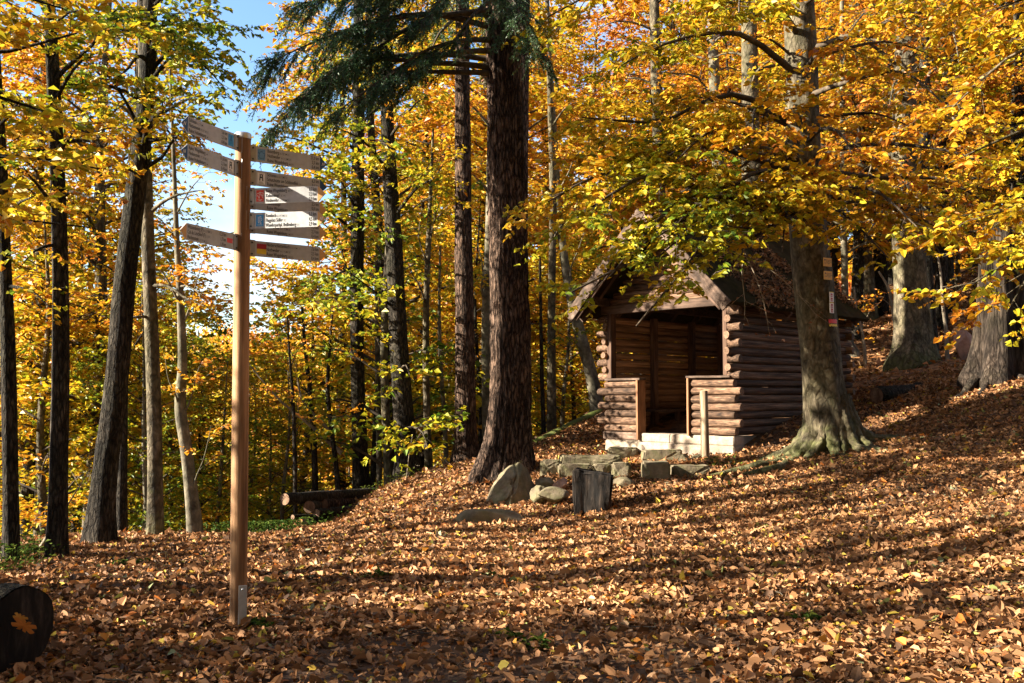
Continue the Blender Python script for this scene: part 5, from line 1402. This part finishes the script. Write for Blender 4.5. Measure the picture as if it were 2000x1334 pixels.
# saplings
def sapling(label, pts, Y, seed, m, tint=.7, dens=.5, ends=()):
    tree('sapling', label, 'sapling', px_trunk(pts, Y), M[m], G(seed), [LE(a, Y, b, c, Y - .2, density=dens, tint=tint, r0=.012) for a, b, c in ends], None, size=.085, seed=float(seed), trunk_kw=dict(sides=8, n=30, flare=.1), limb_kw=LK)
sapling('pale crooked sapling between roof corner and mossy-footed beech', [(1758,694,7),(1748,640,6),(1742,600,6),(1734,560,5),(1716,530,4)], 20.8, 61, 'paletwig', .74, .5, [(600,1700,575),(640,1770,610)])
sapling('thin pale sapling right of the mossy-footed beech', [(1850,690,8),(1848,650,7),(1842,600,6),(1838,540,5),(1832,500,4)], 19.5, 62, 'paletwig', .6, .4, [(575,1818,585),(560,1860,570)])
sapling('forked bare sapling under the right eave', [(1690,700,7),(1684,650,6),(1672,600,5),(1668,560,4)], 21.5, 63, 'paletwig', .72, .5, [(640,1712,600),(610,1660,590)])
sapling('slim dark sapling between signpost and log pile', [(577,1012,9),(576,900,8),(572,780,7),(566,700,5),(560,600,3)], 16.5, 64, 'oak', .62, .7, [(800,545,760),(720,600,660),(850,610,820),(660,530,600)])
sapling('leaning grey sapling left of the dark side-stem trunk', [(664,960,12),(655,900,10),(646,830,9),(640,760,8),(644,680,6),(650,600,4)], 17.5, 65, 'oak', .6, .7, [(800,610,740),(720,690,660),(680,600,640),(840,690,800)])
sapling('dark twin sapling behind the log pile', [(616,960,13),(613,860,11),(606,770,9),(596,680,7),(590,600,5)], 18.5, 66, 'oak', .62, .7, [(780,560,700),(700,640,640),(640,560,590)])
sapling('slender stem right beside the flared trunk', [(742,950,12),(740,850,11),(737,720,9),(735,600,7),(733,500,5)], 19.0, 67, 'beech', .6, .7, [(700,700,650),(620,780,560),(800,770,760)])
sapling('slender stem in the yellow wood left of the dark conifer', [(873,915,10),(868,820,9),(860,700,8),(858,580,6),(860,480,4)], 19.0, 68, 'pale', .55, .6, [(700,890,640),(640,830,580),(560,890,500)])
sapling('thin stem in front of the yellow wood right of the massive conifer', [(1062,850,9),(1058,720,8),(1056,600,6),(1054,480,4)], 19.5, 69, 'oak', .5, .6, [(700,1095,650),(600,1030,560)])
# dead leaning stems, bare and pale
def dead_stem(label, a, b, r, seed, dens=.6):
    a, b = np.array(a), np.array(b); root = empty('dead_tree', a); tag(root, label, 'dead tree')
    mw, ml = MB(), MB(); limb(mw, ml, a, b, r, G(seed), spread=.35, per=2.5, density=dens, bare=True, rise=-.04, twig_every=.25, sides=8)
    link('stem', mw.mesh('stem', M['paletwig'], offset=a), root)
dead_stem('bleached dead stem leaning across the yellow slope behind the log pile', P(668,885,17.8), P(478,700,17.0), .05, 71)
dead_stem('bleached bare stem slanting up beneath the dark side-stem trunk', P(650,850,18.5), P(520,610,18.0), .04, 72)
dead_stem('thin bare grey shrub at the foot of the flared trunk', P(790,960,16.0), P(800,840,15.9), .018, 73, 1.4)
dead_stem('crooked bare branch low at the foot of the straight dark tree', on_ground(76,1068,10.9), P(160,930,10.7), .028, 74)

# hollow broken stump -------------------------------------------------------
sth = px_trunk([(1946,748,96),(1948,700,88),(1950,640,82),(1953,570,78),(1956,500,76),(1958,450,72)], 16.0)
def stump():
    root = empty('hollow_stump', sth[0, :3]); tag(root, 'broken hollow tree stump with grey ribs and a dark rotten cleft, on the rise', 'stump')
    o0 = sth[0, :3]
    q = smooth_path(np.vstack([[*(sth[0, :3] - np.array([0, 0, .4])), sth[0, 3]], sth]), 70); sides = 56
    th = np.linspace(0, 2*np.pi, sides, endpoint=False); h = np.maximum(q[:, 2] - sth[0, 2], 0)
    fl = np.exp(-h / .5)
    ribs = .10 * np.cos(5*th + 1) + .05 * np.cos(9*th + 2)
    r = q[:, 3:4] * (1 + .42 * fl[:, None] * (1 + 2 * ribs[None]) + ribs[None] * 1.0)
    cl = np.exp(-((((th - R(250) + np.pi) % (2*np.pi)) - np.pi)[None] - .25 * np.sin(h[:, None] * 2)) ** 2 / .05) * np.clip(h[:, None] / .25, 0, 1)
    r = r * (1 - .42 * cl)
    r = r * (1 + .05 * fbm(np.stack(np.broadcast_arrays(np.cos(th)[None]*6, np.sin(th)[None]*6, h[:, None]*1.6), -1), 4))
    V, F = tube(q[:, :3], r, sides)
    V = V.reshape(70, sides, 3); V[-1, :, 2] += .22 * fbm(np.stack([np.cos(th)*3, np.sin(th)*3, th*0], -1), 2); V[-2, :, 2] += .1 * fbm(np.stack([np.cos(th)*3, np.sin(th)*3, th*0], -1), 2)
    mb = MB(); mb.add(V.reshape(-1, 3), F); link('trunk', mb.mesh('trunk', M['deadwood'], offset=o0), root)
    for (a, b, rr, s) in (((1905,742,15.8),(1850,772,15.2),.09,1),((1980,742,15.7),(2012,775,15.2),.10,2),((1925,750,15.5),(1900,790,15.0),.06,3)):
        t = np.linspace(0, 1, 14); p0, p1 = P(*a), P(*b); p_ = p0 + (p1 - p0) * t[:, None]; p_[:, 2] = np.maximum(gz(p_[:, 0], p_[:, 1]) + .02, p_[:, 2] - .3 * t)
        p_[:, 2] = np.where(t > .35, gz(p_[:, 0], p_[:, 1]) + .02, p_[:, 2])
        mb = MB(); mb.add(*tube(p_ - o0, rr * (1 - .7 * t), 10)); link('root', mb.mesh('root', M['deadwood']), root)
stump()

# trees standing just outside the picture, their branches reach in or shade the clearing
def px_or(x, y, h, r, lean=(0, 0)):
    z = g1(x, y); return np.array([(x, y, z, r), (x + lean[0]*.3, y + lean[1]*.3, z + h*.3, r*.85), (x + lean[0]*.65, y + lean[1]*.65, z + h*.65, r*.6), (x + lean[0], y + lean[1], z + h, r*.2)])
tree('beech_tree', 'beech beyond the right picture edge reaching in with near yellow leaves', 'tree', px_or(7.1, 9.6, 13, .2), M['beech'], G(81),
     [(3.4, P(1915,560,8.8), dict(tint=.46, rise=.12)), (3.8, P(1960,500,8.6), dict(tint=.5)), (3.9, P(1985,590,9.2), dict(tint=.5)), (5.2, P(1800,40,9.4), dict(tint=.5, rise=.2, density=.5)), (5.0, P(1880,180,9.0), dict(tint=.52, rise=.16, density=.6)), (4.6, P(1905,330,9.2), dict(tint=.52, rise=.14, density=.6)), (5.6, P(1930,30,8.8), dict(tint=.5, density=.6))],
     dict(z0=5.5, z1=11, n=9, len=(2, 3.4), up=(.1, .5), kw=dict(tint=.5, density=.6)), size=.085, hi=True, seed=20.0, trunk_kw=dict(sides=20), limb_kw=LK)
tree('maple_tree', 'tree beyond the left picture edge reaching in with thin dark twigs and yellow leaves', 'tree', px_or(-5.4, 6.6, 12, .16), M['oak'], G(82),
     [(3.0, P(180,330,7.4), dict(tint=.42, density=.5, rise=.05)), (3.8, P(170,130,7.2), dict(tint=.45, density=.55)), (3.4, P(130,230,7.2), dict(tint=.42, density=.55)), (2.7, P(140,460,7.6), dict(tint=.42, density=.4)), (4.2, P(110,20,7.2), dict(tint=.45, density=.6))],
     dict(z0=5.2, z1=8.5, n=8, len=(1.2, 2.4), az=(120, 400), up=(.0, .4), kw=dict(tint=.42, density=.6)), size=.095, seed=21.0, trunk_kw=dict(sides=18), limb_kw=LK)

def shade_tree(x, y, H, r, z0, z1, n, le, seed, dens=.6, tint=.5, bk='oak'):
    tree('beech_tree', None, None, px_or(x, y, H, r, (G(seed).normal(0, .4), G(seed + 1).normal(0, .4))), M[bk], G(seed), (), dict(z0=z0, z1=z1, n=n, len=le, up=(0, .4), kw=dict(tint=tint, density=dens)), size=.10, seed=float(seed), separate=False,
         trunk_kw=dict(sides=12, n=30, flare=.2), limb_kw=dict(per=4.5, per_m=18, twig_every=.12, twigs=False, sides=5, spread=.5))
SHADE = [(-9.0,3.8,7.0,.13,2.2,5.0,22,(1.4,2.6),1.3), (-11.5,2.4,7.5,.14,2.5,5.8,22,(1.6,2.8),1.3), (-8.2,2.2,6.0,.10,1.6,4.2,18,(1.2,2.4),1.3), (-13,.4,10,.16,4,8.5,18,(1.4,2.8),1.0), (-7.5,.2,8,.14,2.5,6,16,(1.4,2.6),1.2),
         (-12,6.2,15,.17,9,14,8,(1.2,2.4),.4), (-15,8.2,16,.2,10,15,8,(1.2,2.4),.4), (-10.5,8.0,14,.12,9,13,6,(1,2),.4), (-18,6.0,16,.2,11,15,8,(1.2,2.4),.4), (-9.8,9.9,13,.11,9,12.5,6,(1,2),.4), (-13.5,9.6,15,.15,10,14,7,(1.2,2.2),.4),
         (-21,4.0,17,.22,11,16,8,(1.5,2.6),.4), (-16,3.6,16,.16,10,15,8,(1.2,2.4),.4), (-11.0,6.9,9,.07,6.5,8.5,4,(.8,1.4),.5)]
for i, s in enumerate(SHADE):
    shade_tree(*s[:8], 200 + 3 * i, s[8])
    o = [o for o in bpy.data.objects if o.name.startswith('beech_tree') and o.parent is None and 'label' not in o][-1]
    tag(o, ('low-crowned' if s[5] < 7 else 'tall bare-stemmed') + ' beech outside the left picture edge whose shadow falls across the clearing', 'tree', ('low-crowned' if s[5] < 7 else 'tall bare-stemmed') + ' beeches outside the left picture edge')

# ------------------------------------------------------------------ repeated trees of the wood
def proto(name, H, r, z0, z1, n, le, tint, seed, size, bark_m, per=5.5, per_m=11, tw=.085, dens=1.0):
    p4 = np.array([(0, 0, 0, r), (.1, .05, H*.35, r*.8), (.05, -.1, H*.7, r*.5), (.12, .05, H, r*.12)])
    return tree(name, None, None, p4, M[bark_m], G(seed), (), dict(z0=z0, z1=z1, n=n, len=le, up=(.05, .45)), size=size, tint=tint, sd=.1, seed=float(seed), separate=False, twig_m=M['twig'],
                trunk_kw=dict(sides=10, n=24, flare=.2), limb_kw=dict(per=per, per_m=per_m, twig_every=tw, twigs=False, sides=5, density=dens, spread=.5))
PR = {'low': [proto('young_beech', 8.0, .085, .5, 7.6, 36, (1.0, 2.5), .5, 91, .115, 'beech'), proto('young_beech', 7.0, .07, .4, 6.6, 34, (.9, 2.2), .5, 92, .115, 'pale')],
      'tall': [proto('tall_beech', 15.0, .17, 3.2, 14.6, 46, (1.6, 3.4), .5, 93, .125, 'beech'), proto('tall_beech', 14.0, .15, 2.4, 13.6, 44, (1.5, 3.2), .5, 94, .125, 'oak')],
      'thin': [proto('young_tree', 9.5, .07, 2.5, 9.2, 24, (.8, 2.0), .5, 95, .10, 'oak', dens=.55)]}
used = set()
def plant(kind, x, y, H, off, label, group, rgp, sink=0.1, cat='tree'):
    pr = PR[kind][int(rgp.integers(len(PR[kind])))]
    H0 = {'young_beech': 7.5, 'tall_beech': 14.5, 'young_tree': 9.5}[pr.name.split('.')[0]]
    if pr.name in used: o = copy_tree(pr)
    else: used.add(pr.name); o = pr
    s = H / H0; w = s * rgp.uniform(.9, 1.2)
    o.location = (x, y, g1(x, y) - sink); o.rotation_euler = (rgp.normal(0, .03), rgp.normal(0, .03), rgp.uniform(0, 6.28)); o.scale = (w, w, s)
    for c in o.children:
        if c.name.startswith('crown'): c.color = (.5 + off, .5, .5, 1)
    tag(o, label, cat, group)
    return o
def lim(px, h=55):
    return max(_lim(px - h), _lim(px), _lim(px + h))
def _lim(px):
    return np.interp(px, [-400, 305, 352, 390, 490, 520, 560, 585, 625, 860], [-400, -300, 330, 648, 650, 600, 548, 440, -200, -400])
rp = G(101)
placed = []
def free(x, y, d):
    for a, b in placed:
        if (a - x) ** 2 + (b - y) ** 2 < d * d: return False
    placed.append((x, y)); return True
# the valley side beyond the crest
cnt = 0
for i in range(1600):
    Y = 16.5 + 42 * rp.random() ** 1.5; px = rp.uniform(-60, 1180)
    x = (px - 1000) / FOC * Y
    if x > -2.0 and Y < 22: continue
    if px > 1040 and Y < 23: continue
    if Y < 17.8 and 330 < px < 900: continue
    top = P(px, lim(px, 62 * 20 / Y) + rp.uniform(-10, 45), Y)[2]; g_ = g1(x, Y)
    kind = rp.choice(['low', 'low', 'tall', 'thin'] if Y > 21 else ['low', 'low', 'thin'])
    Hn = {'low': rp.uniform(4.5, 8.5), 'tall': rp.uniform(13, 18) + (4 if px > 600 else 0), 'thin': rp.uniform(8, 11)}[kind]
    H = min(Hn, top - g_)
    if H < 2.2: continue
    if kind == 'tall' and H < 9: kind = 'low'; H = min(H, 9)
    if kind == 'thin' and H < 5: kind = 'low'
    if not free(x, Y, 1.25 if Y < 24 else 1.8): continue
    off = {'low': -.06, 'tall': .02, 'thin': -.04}[kind] + rp.normal(0, .10) + (.06 if px > 500 else 0.0) + (-.10 if (Y > 22 and rp.random() < .18) else 0)
    zone = ('beyond the frame-edge trunk', 'behind the straight dark tree', 'behind the leaning oak', 'behind the smooth greenish trunk', 'behind the pale crooked beech', 'right behind the signpost', 'beyond the log pile', 'behind the side-stem trunk',
            'behind the flared trunk', 'left of the straight conifer', 'between the two conifers', 'right of the massive conifer', 'past the shelter corner')[int(np.searchsorted([60, 160, 260, 340, 440, 520, 660, 740, 820, 890, 970, 1060], px))]
    far = 'near the crest' if Y < 21 else ('down the slope' if Y < 30 else 'far down the slope')
    hue = 'greenish' if off < -.13 else ('yellow' if off < -.02 else ('golden' if off < .07 else 'orange'))
    nm = {'low': 'bushy %s young beech' % hue, 'tall': 'tall %s beech' % hue, 'thin': 'slender %s tree' % hue}[kind]
    plant(kind, x, Y, H, off, f'{nm} {far}, {zone}', f'{kind} trees of the slope wood'.replace('low', 'bushy').replace('thin', 'slender'), rp)
    cnt += 1
    if cnt >= 140: break
# more of them fill the left edge between and behind the big trunks
cnt = 0
for i in range(500):
    Y = rp.uniform(18.5, 25); px = rp.uniform(-30, 290); x = (px - 1000) / FOC * Y
    kind = rp.choice(['tall', 'thin', 'thin'])
    if not free(x, Y, 1.0): continue
    off = rp.normal(-.07, .07)
    zone = ('beyond the frame-edge trunk', 'behind the straight dark tree', 'behind the leaning oak', 'behind the smooth greenish trunk')[int(np.searchsorted([60, 160, 260], px))]
    hue = 'greenish' if off < -.13 else ('yellow' if off < -.02 else 'golden')
    nm = {'tall': 'tall %s beech' % hue, 'thin': 'slender %s tree' % hue}[kind]
    plant(kind, x, Y, rp.uniform(10, 15), off, f'{nm} {"near the crest" if Y < 21 else "down the slope"}, {zone}', f'{kind} trees of the slope wood'.replace('thin', 'slender'), rp)
    cnt += 1
    if cnt >= 9: break
# the wood rising behind the shelter and the stump
cnt = 0
for i in range(600):
    Y = 23 + 26 * rp.random() ** 1.3; px = rp.uniform(1090, 2120)
    x = (px - 1000) / FOC * Y
    kind = rp.choice(['tall', 'tall', 'low', 'thin'])
    if kind == 'low' and Y < 26 and px > 1640: continue
    H = {'low': rp.uniform(5, 8), 'tall': rp.uniform(13, 18), 'thin': rp.uniform(8, 12)}[kind]
    if not free(x, Y, 1.9): continue
    zone = ('behind the ridge of the shelter', 'above the shelter roof', 'behind the big beech', 'right of the shelter roof', 'behind the mossy-footed beech', 'left of the hollow stump', 'behind the hollow stump')[int(np.searchsorted([1330, 1500, 1640, 1740, 1830, 1910], px))]
    far = 'close' if Y < 29 else ('farther' if Y < 37 else 'deep in the wood')
    off = rp.normal(.15, .07)
    hue = 'golden' if off < .1 else ('orange' if off < .18 else 'rust-orange')
    nm = {'low': 'bushy %s young beech' % hue, 'tall': 'tall %s beech' % hue, 'thin': 'slender %s tree' % hue}[kind]
    plant(kind, x, Y, H, off, f'{nm} {far} {zone}', f'{kind} trees of the wood on the rise'.replace('low', 'bushy').replace('thin', 'slender'), rp)
    cnt += 1
    if cnt >= 75: break


# the wood goes on around the clearing: unseen trees added to cut sky light
cnt = 0
for i in range(1500):
    a = rp.uniform(R(-160), R(30)); d = rp.uniform(5, 20); x, y = d * math.cos(a), d * math.sin(a)
    if y > 8 and x < .62 * y + 2: continue
    if x < -2 and y > -5.0 - .16 * (-x): continue
    if math.hypot(x, y) < 5 or not free(x, y, 2.0): continue
    plant('tall', x, y, rp.uniform(12, 18), rp.normal(.05, .05), 'unseen tall beech of the wood behind the clearing, added to cut sky light', 'unseen tall beeches added behind the clearing', rp)
    cnt += 1
    if cnt >= 62: break

# trees that would otherwise share a label: tell them apart by how near they stand
def tell_apart():
    by = {}
    for o in bpy.data.objects:
        if o.parent is None and 'group' in o and ('slope wood' in o['group'] or 'on the rise' in o['group']): by.setdefault(o['label'], []).append(o)
    for lb, os_ in by.items():
        if len(os_) < 2: continue
        os_.sort(key=lambda o: o.location.y)
        wd = ['nearer one', 'farther one'] if len(os_) == 2 else ['nearest one'] + ['%s nearest' % w for w in ('second', 'third', 'fourth', 'fifth', 'sixth', 'seventh')][:len(os_) - 2] + ['farthest one']
        for o, w in zip(os_, wd): o['label'] = f'{lb}, {w}'
tell_apart()

# far wooded hillside: one mass
def far_forest():
    rg = G(111); mb = MB(); n = 2800
    Y = rg.uniform(70, 300, n) ; u = rg.uniform(-.75, .75, n); x = u * Y
    z = gz(x, Y); m = 34
    H = rg.uniform(6, 11, n) * np.where(Y < 110, .8, 1.0)
    ii = np.repeat(np.arange(n), m)
    d = rg.normal(0, 1, (n*m, 3)); d = unit(d) * rg.random((n*m, 1)) ** .4
    c = np.stack([x[ii], Y[ii], z[ii] + H[ii]*.55], 1) + d * np.stack([H[ii]*.36, H[ii]*.36, H[ii]*.48], 1)
    A = rg.normal(0, 1, (n*m, 3)); s = rg.uniform(.7, 1.7, n*m)
    base = np.clip(.62 + .14 * fbm(np.stack([x, Y, z], 1) * .03, 3) + rg.normal(0, .1, n), .1, 1.0)
    leaf_mesh(mb, c, A, rg.normal(0, .5, (n*m, 3)) + np.array([0, -.4, .6]), s, s * .75, np.clip(base[ii] + rg.normal(0, .06, n*m), 0, 1))
    o = mb.obj('far_forest', M['leaf'], smooth=False, use_tint=True); o.color = (.5, .5, .5, 1)
    tag(o, kind='stuff')
far_forest()

# ------------------------------------------------------------------ fallen leaves
def litter():
    rg = G(121)
    def scatter(n, y0, y1, k):
        Y = np.sqrt(rg.uniform(y0**2, y1**2, n)); x = rg.uniform(-1, 1, n) * (.62 * y1 + 2.3); k = np.abs(x) < .62 * Y + 2.3; return x[k], Y[k]
    big, small = MB(), MB()
    groups = [(38000, 3.0, 5.0, True, .64), (140000, 5.0, 8.0, True, .64), (235000, 8.0, 12.0, False, .68), (165000, 12.0, 18.5, False, .86), (40000, 18.5, 30, False, 1.5)]
    for n, y0, y1, hi, sc in groups:
        x, y = scatter(n, y0, y1, 0); n = len(x)
        keep = np.ones(n, bool)
        # trodden bare soil
        bare = noise2(x, y, .55, 6.0, 3) + 1.25 * np.exp(-((x - .9) ** 2 / 2.2 + (y - 5.25 - .12 * x) ** 2 / .22)) + .6 * np.exp(-((x - 2.6) ** 2 / 2.0 + (y - 6.6) ** 2 / .2)) + .8 * np.exp(-((x - .75) ** 2 / .8 + (y - 12.2) ** 2 / .7)) + .6 * np.exp(-((x - 3.4) ** 2 / 1.6 + (y - 12.6) ** 2 / .3))
        keep &= ~((bare > .55) & (rg.random(n) < .66))
        # not inside the shelter
        hx = (x - HC[0]) * .698 - (y - HC[1]) * .716; hy = (x - HC[0]) * .716 + (y - HC[1]) * .698
        keep &= ~((hx > -2.65) & (hx < .1) & (hy > -.08) & (hy < 4.1))
        keep &= ~((x < 0.3) & (y > 17.5) & (rg.random(n) < .5))
        x, y = x[keep], y[keep]; n = len(x)
        z = gz(x, y) + rg.uniform(.004, .045, n)
        A = np.stack([rg.normal(0, 1, n), rg.normal(0, 1, n), rg.normal(0, .30, n)], 1)
        Nn = np.stack([rg.normal(0, .62, n), rg.normal(0, .62, n), np.ones(n)], 1)
        s = np.clip(rg.lognormal(math.log(.066), .38, n), .028, .15) * sc
        dark = .0
        t = np.clip(rg.beta(1.5, 2.0, n) * .80 + .10 * noise2(x, y, .5, 3.0, 2), .02, .80)
        r_ = rg.random(n)
        t = np.where(r_ < .05, rg.uniform(.80, .88, n), t); t = np.where((r_ > .055) & (r_ < .085), rg.uniform(.90, .95, n), t); t = np.where((r_ > .085) & (r_ < .10), rg.uniform(.955, 1, n), t)
        flip = rg.random(n) < .5
        leaf_mesh(big if hi else small, np.stack([x, y, z], 1), A, Nn, s, s * rg.uniform(.36, .85, n), t, fold=rg.uniform(-.1, .65, n), hi=hi, curl=rg.uniform(-.15, .5, n))
        if hi is False and y0 < 8: pass
    o = big.obj('fallen_leaves', M['litter'], smooth=False, use_tint=True); tag(o, kind='stuff')
    o = small.obj('fallen_leaves', M['litter'], smooth=False, use_tint=True); tag(o, kind='stuff')
    # leaves caught against roots, stones and posts
    mb = MB()
    cl = [(float(beech.location.x), float(beech.location.y), .35, 1.35, 3800, .10), (float(base[0]), float(base[1]), .06, .2, 110, .05), (float(pp[0]), float(pp[1]), .08, .25, 90, .06)]
    for o_ in bpy.data.objects:
        if o_.parent is None and o_.name.split('.')[0] in ('stone', 'boulder', 'flat_rock', 'step_stone', 'wood_block', 'fallen_branch'):
            d_ = max(o_.dimensions.x, o_.dimensions.y) * .5; cl.append((o_.location.x, o_.location.y, d_ * .75, d_ * 1.35 + .06, int(160 + 420 * d_), .06))
    for cx_, cy_, r0_, r1_, n_, hh in cl:
        a_ = rg.uniform(0, 6.283, n_); q_ = np.sqrt(rg.uniform(r0_**2, r1_**2, n_)); x = cx_ + q_*np.cos(a_); y = cy_ + q_*np.sin(a_)
        z = gz(x, y) + rg.uniform(.005, hh, n_) * (1.2 - (q_ - r0_) / (r1_ - r0_))
        s = rg.uniform(.04, .075, n_)
        leaf_mesh(mb, np.stack([x, y, z], 1), np.stack([rg.normal(0, 1, n_), rg.normal(0, 1, n_), rg.normal(0, .4, n_)], 1), np.stack([rg.normal(0, .6, n_), rg.normal(0, .6, n_), np.ones(n_)], 1), s, s * rg.uniform(.36, .8, n_), np.clip(rg.beta(2.2, 2.6, n_) * .8, .02, .8), fold=rg.uniform(0, .6, n_), curl=rg.uniform(-.1, .45, n_))
    tag(mb.obj('fallen_leaves', M['litter'], smooth=False, use_tint=True), kind='stuff')
    # broken twigs among the leaves
    n_ = 420; Y_ = np.sqrt(rg.uniform(4**2, 15**2, n_)); x = rg.uniform(-.62, .62, n_) * Y_; a_ = rg.uniform(0, 6.283, n_); l_ = rg.uniform(.07, .30, n_)
    u_ = np.linspace(-.5, .5, 4); PA = np.stack([x[:, None] + np.cos(a_)[:, None] * l_[:, None] * u_, Y_[:, None] + np.sin(a_)[:, None] * l_[:, None] * u_, np.zeros((n_, 4))], -1)
    PA[:, :, :2] += rg.normal(0, .008, (n_, 4, 2)); PA[:, :, 2] = gz(PA[:, :, 0], PA[:, :, 1]) + rg.uniform(.03, .06, (n_, 1)) + rg.normal(0, .008, (n_, 4))
    mb = MB(); mb.add(*tubes(PA, rg.uniform(.002, .006, (n_, 1)) * np.array([[1, .9, .8, .5]]), 5)); tag(mb.obj('fallen_twigs', M['twig']), kind='stuff')
    # drifted on the shelter roof
    mb = MB(); n = 6500
    u = rg.uniform(.05, 1.0, n); v = rg.uniform(-.55, 4.2, n)
    k = (noise2(u * 2.5, v, 1.2, 9.0, 3) + .5 * u > .12); u, v = u[k], v[k]; n = len(u)
    ln = 1.66; pts = np.stack([AX + ln * u, v, AZ - SL * ln * u], 1) + np.array([.72, 0, .70]) * (TH + .02 + rg.uniform(0, .02, (n, 1)))
    Wp = np.array([hut_to_world(p_) for p_ in pts])
    nw = np.array(Hm.to_3x3() @ Vector((.72, 0, .70)))
    s = rg.uniform(.05, .085, n)
    leaf_mesh(mb, Wp, rg.normal(0, 1, (n, 3)), nw + rg.normal(0, .3, (n, 3)), s, s * .65, np.clip(rg.normal(.28, .14, n), 0, .8), fold=.3)
    tag(mb.obj('roof_leaves', M['litter'], smooth=False, use_tint=True), kind='stuff')
    # two leaves that stick to the black log end
    for (px, py, s, t, lb) in ((47, 1222, .10, .845, 'large ochre oak leaf stuck to the black sawn log end'), (40, 1206, .06, .87, 'smaller orange leaf above it on the black log end')):
        mb = MB(); k = 16; a = np.linspace(0, 2*np.pi, k*2, endpoint=False); rr = s * .5 * (1 - .42 * (np.arange(k*2) % 4 == 0)) * (1 + .3 * np.cos(2*a))
        V = np.stack([rr*np.cos(a), .004*np.sin(3*a), rr*np.sin(a)*.8], 1); V = np.vstack([V, [0, -.006, 0]])
        F = [(2*k, i, (i+1) % (2*k)) for i in range(2*k)]
        mb.add(V, F, tint=t)
        o = mb.obj('fallen_leaf', M['litter'], smooth=False, use_tint=True, loc=P(px, py, 4.79) , rot=(R(8), R(30), R(20)))
        tag(o, lb, 'leaf')
litter()

def weeds(name, spots, seed, size, n, h, kind='stuff', tint=.5):
    rg = G(seed); mb = MB()
    for (px, py, Y, rx, ry) in spots:
        c = on_ground(px, py, Y); m = int(n * rx * ry * 4)
        x = c[0] + rg.normal(0, rx * .5, m); y = c[1] + rg.normal(0, ry * .5, m); z = gz(x, y)
        hh = rg.random(m) ** 1.3 * h
        A = np.stack([rg.normal(0, 1, m), rg.normal(0, 1, m), rg.normal(.2, .4, m)], 1)
        s = size * rg.uniform(.6, 1.4, m)
        leaf_mesh(mb, np.stack([x, y, z + hh], 1), A, rg.normal(0, .4, (m, 3)) + np.array([0, 0, 1.]), s, s * .55, np.clip(rg.normal(tint, .22, m), 0, 1))
        st = rg.random(m) < .25
        mb.add(*tubes(np.stack([np.stack([x, y, z - .02], 1)[st], np.stack([x, y, z + hh], 1)[st]], 1), np.full((st.sum(), 2), .002), 3), tint=.2)
    tag(mb.obj(name, M['green'], smooth=False, use_tint=True), kind=kind)
weeds('undergrowth', [(520,1030,13.9,1.0,.5),(560,1032,13.4,.7,.25),(490,1036,14.0,.6,.4)], 131, .055, 560, .20, tint=.4)
weeds('undergrowth', [(25,1098,9.8,.5,.5),(8,1140,8.6,.3,.4),(48,1090,10.6,.35,.35)], 132, .055, 330, .24, tint=.62)
weeds('weeds', [(505,1222,5.95,.08,.06),(520,1232,5.8,.05,.05),(735,1150,7.3,.12,.05),(1050,1262,5.35,.08,.05),(960,1135,7.4,.1,.05),(1575,1225,5.8,.12,.06),(250,1110,9,.2,.08),(1000,1252,5.5,.06,.05)], 133, .045, 3500, .07, tint=.55)
weeds('grass', [(700,980,15.6,.5,.25),(780,955,16.0,.4,.25),(1410,915,13.6,.4,.2)], 134, .05, 300, .2, tint=.85)
for o in list(bpy.data.objects):
    if o.type == 'MESH' and not o.data.polygons: bpy.data.objects.remove(o)
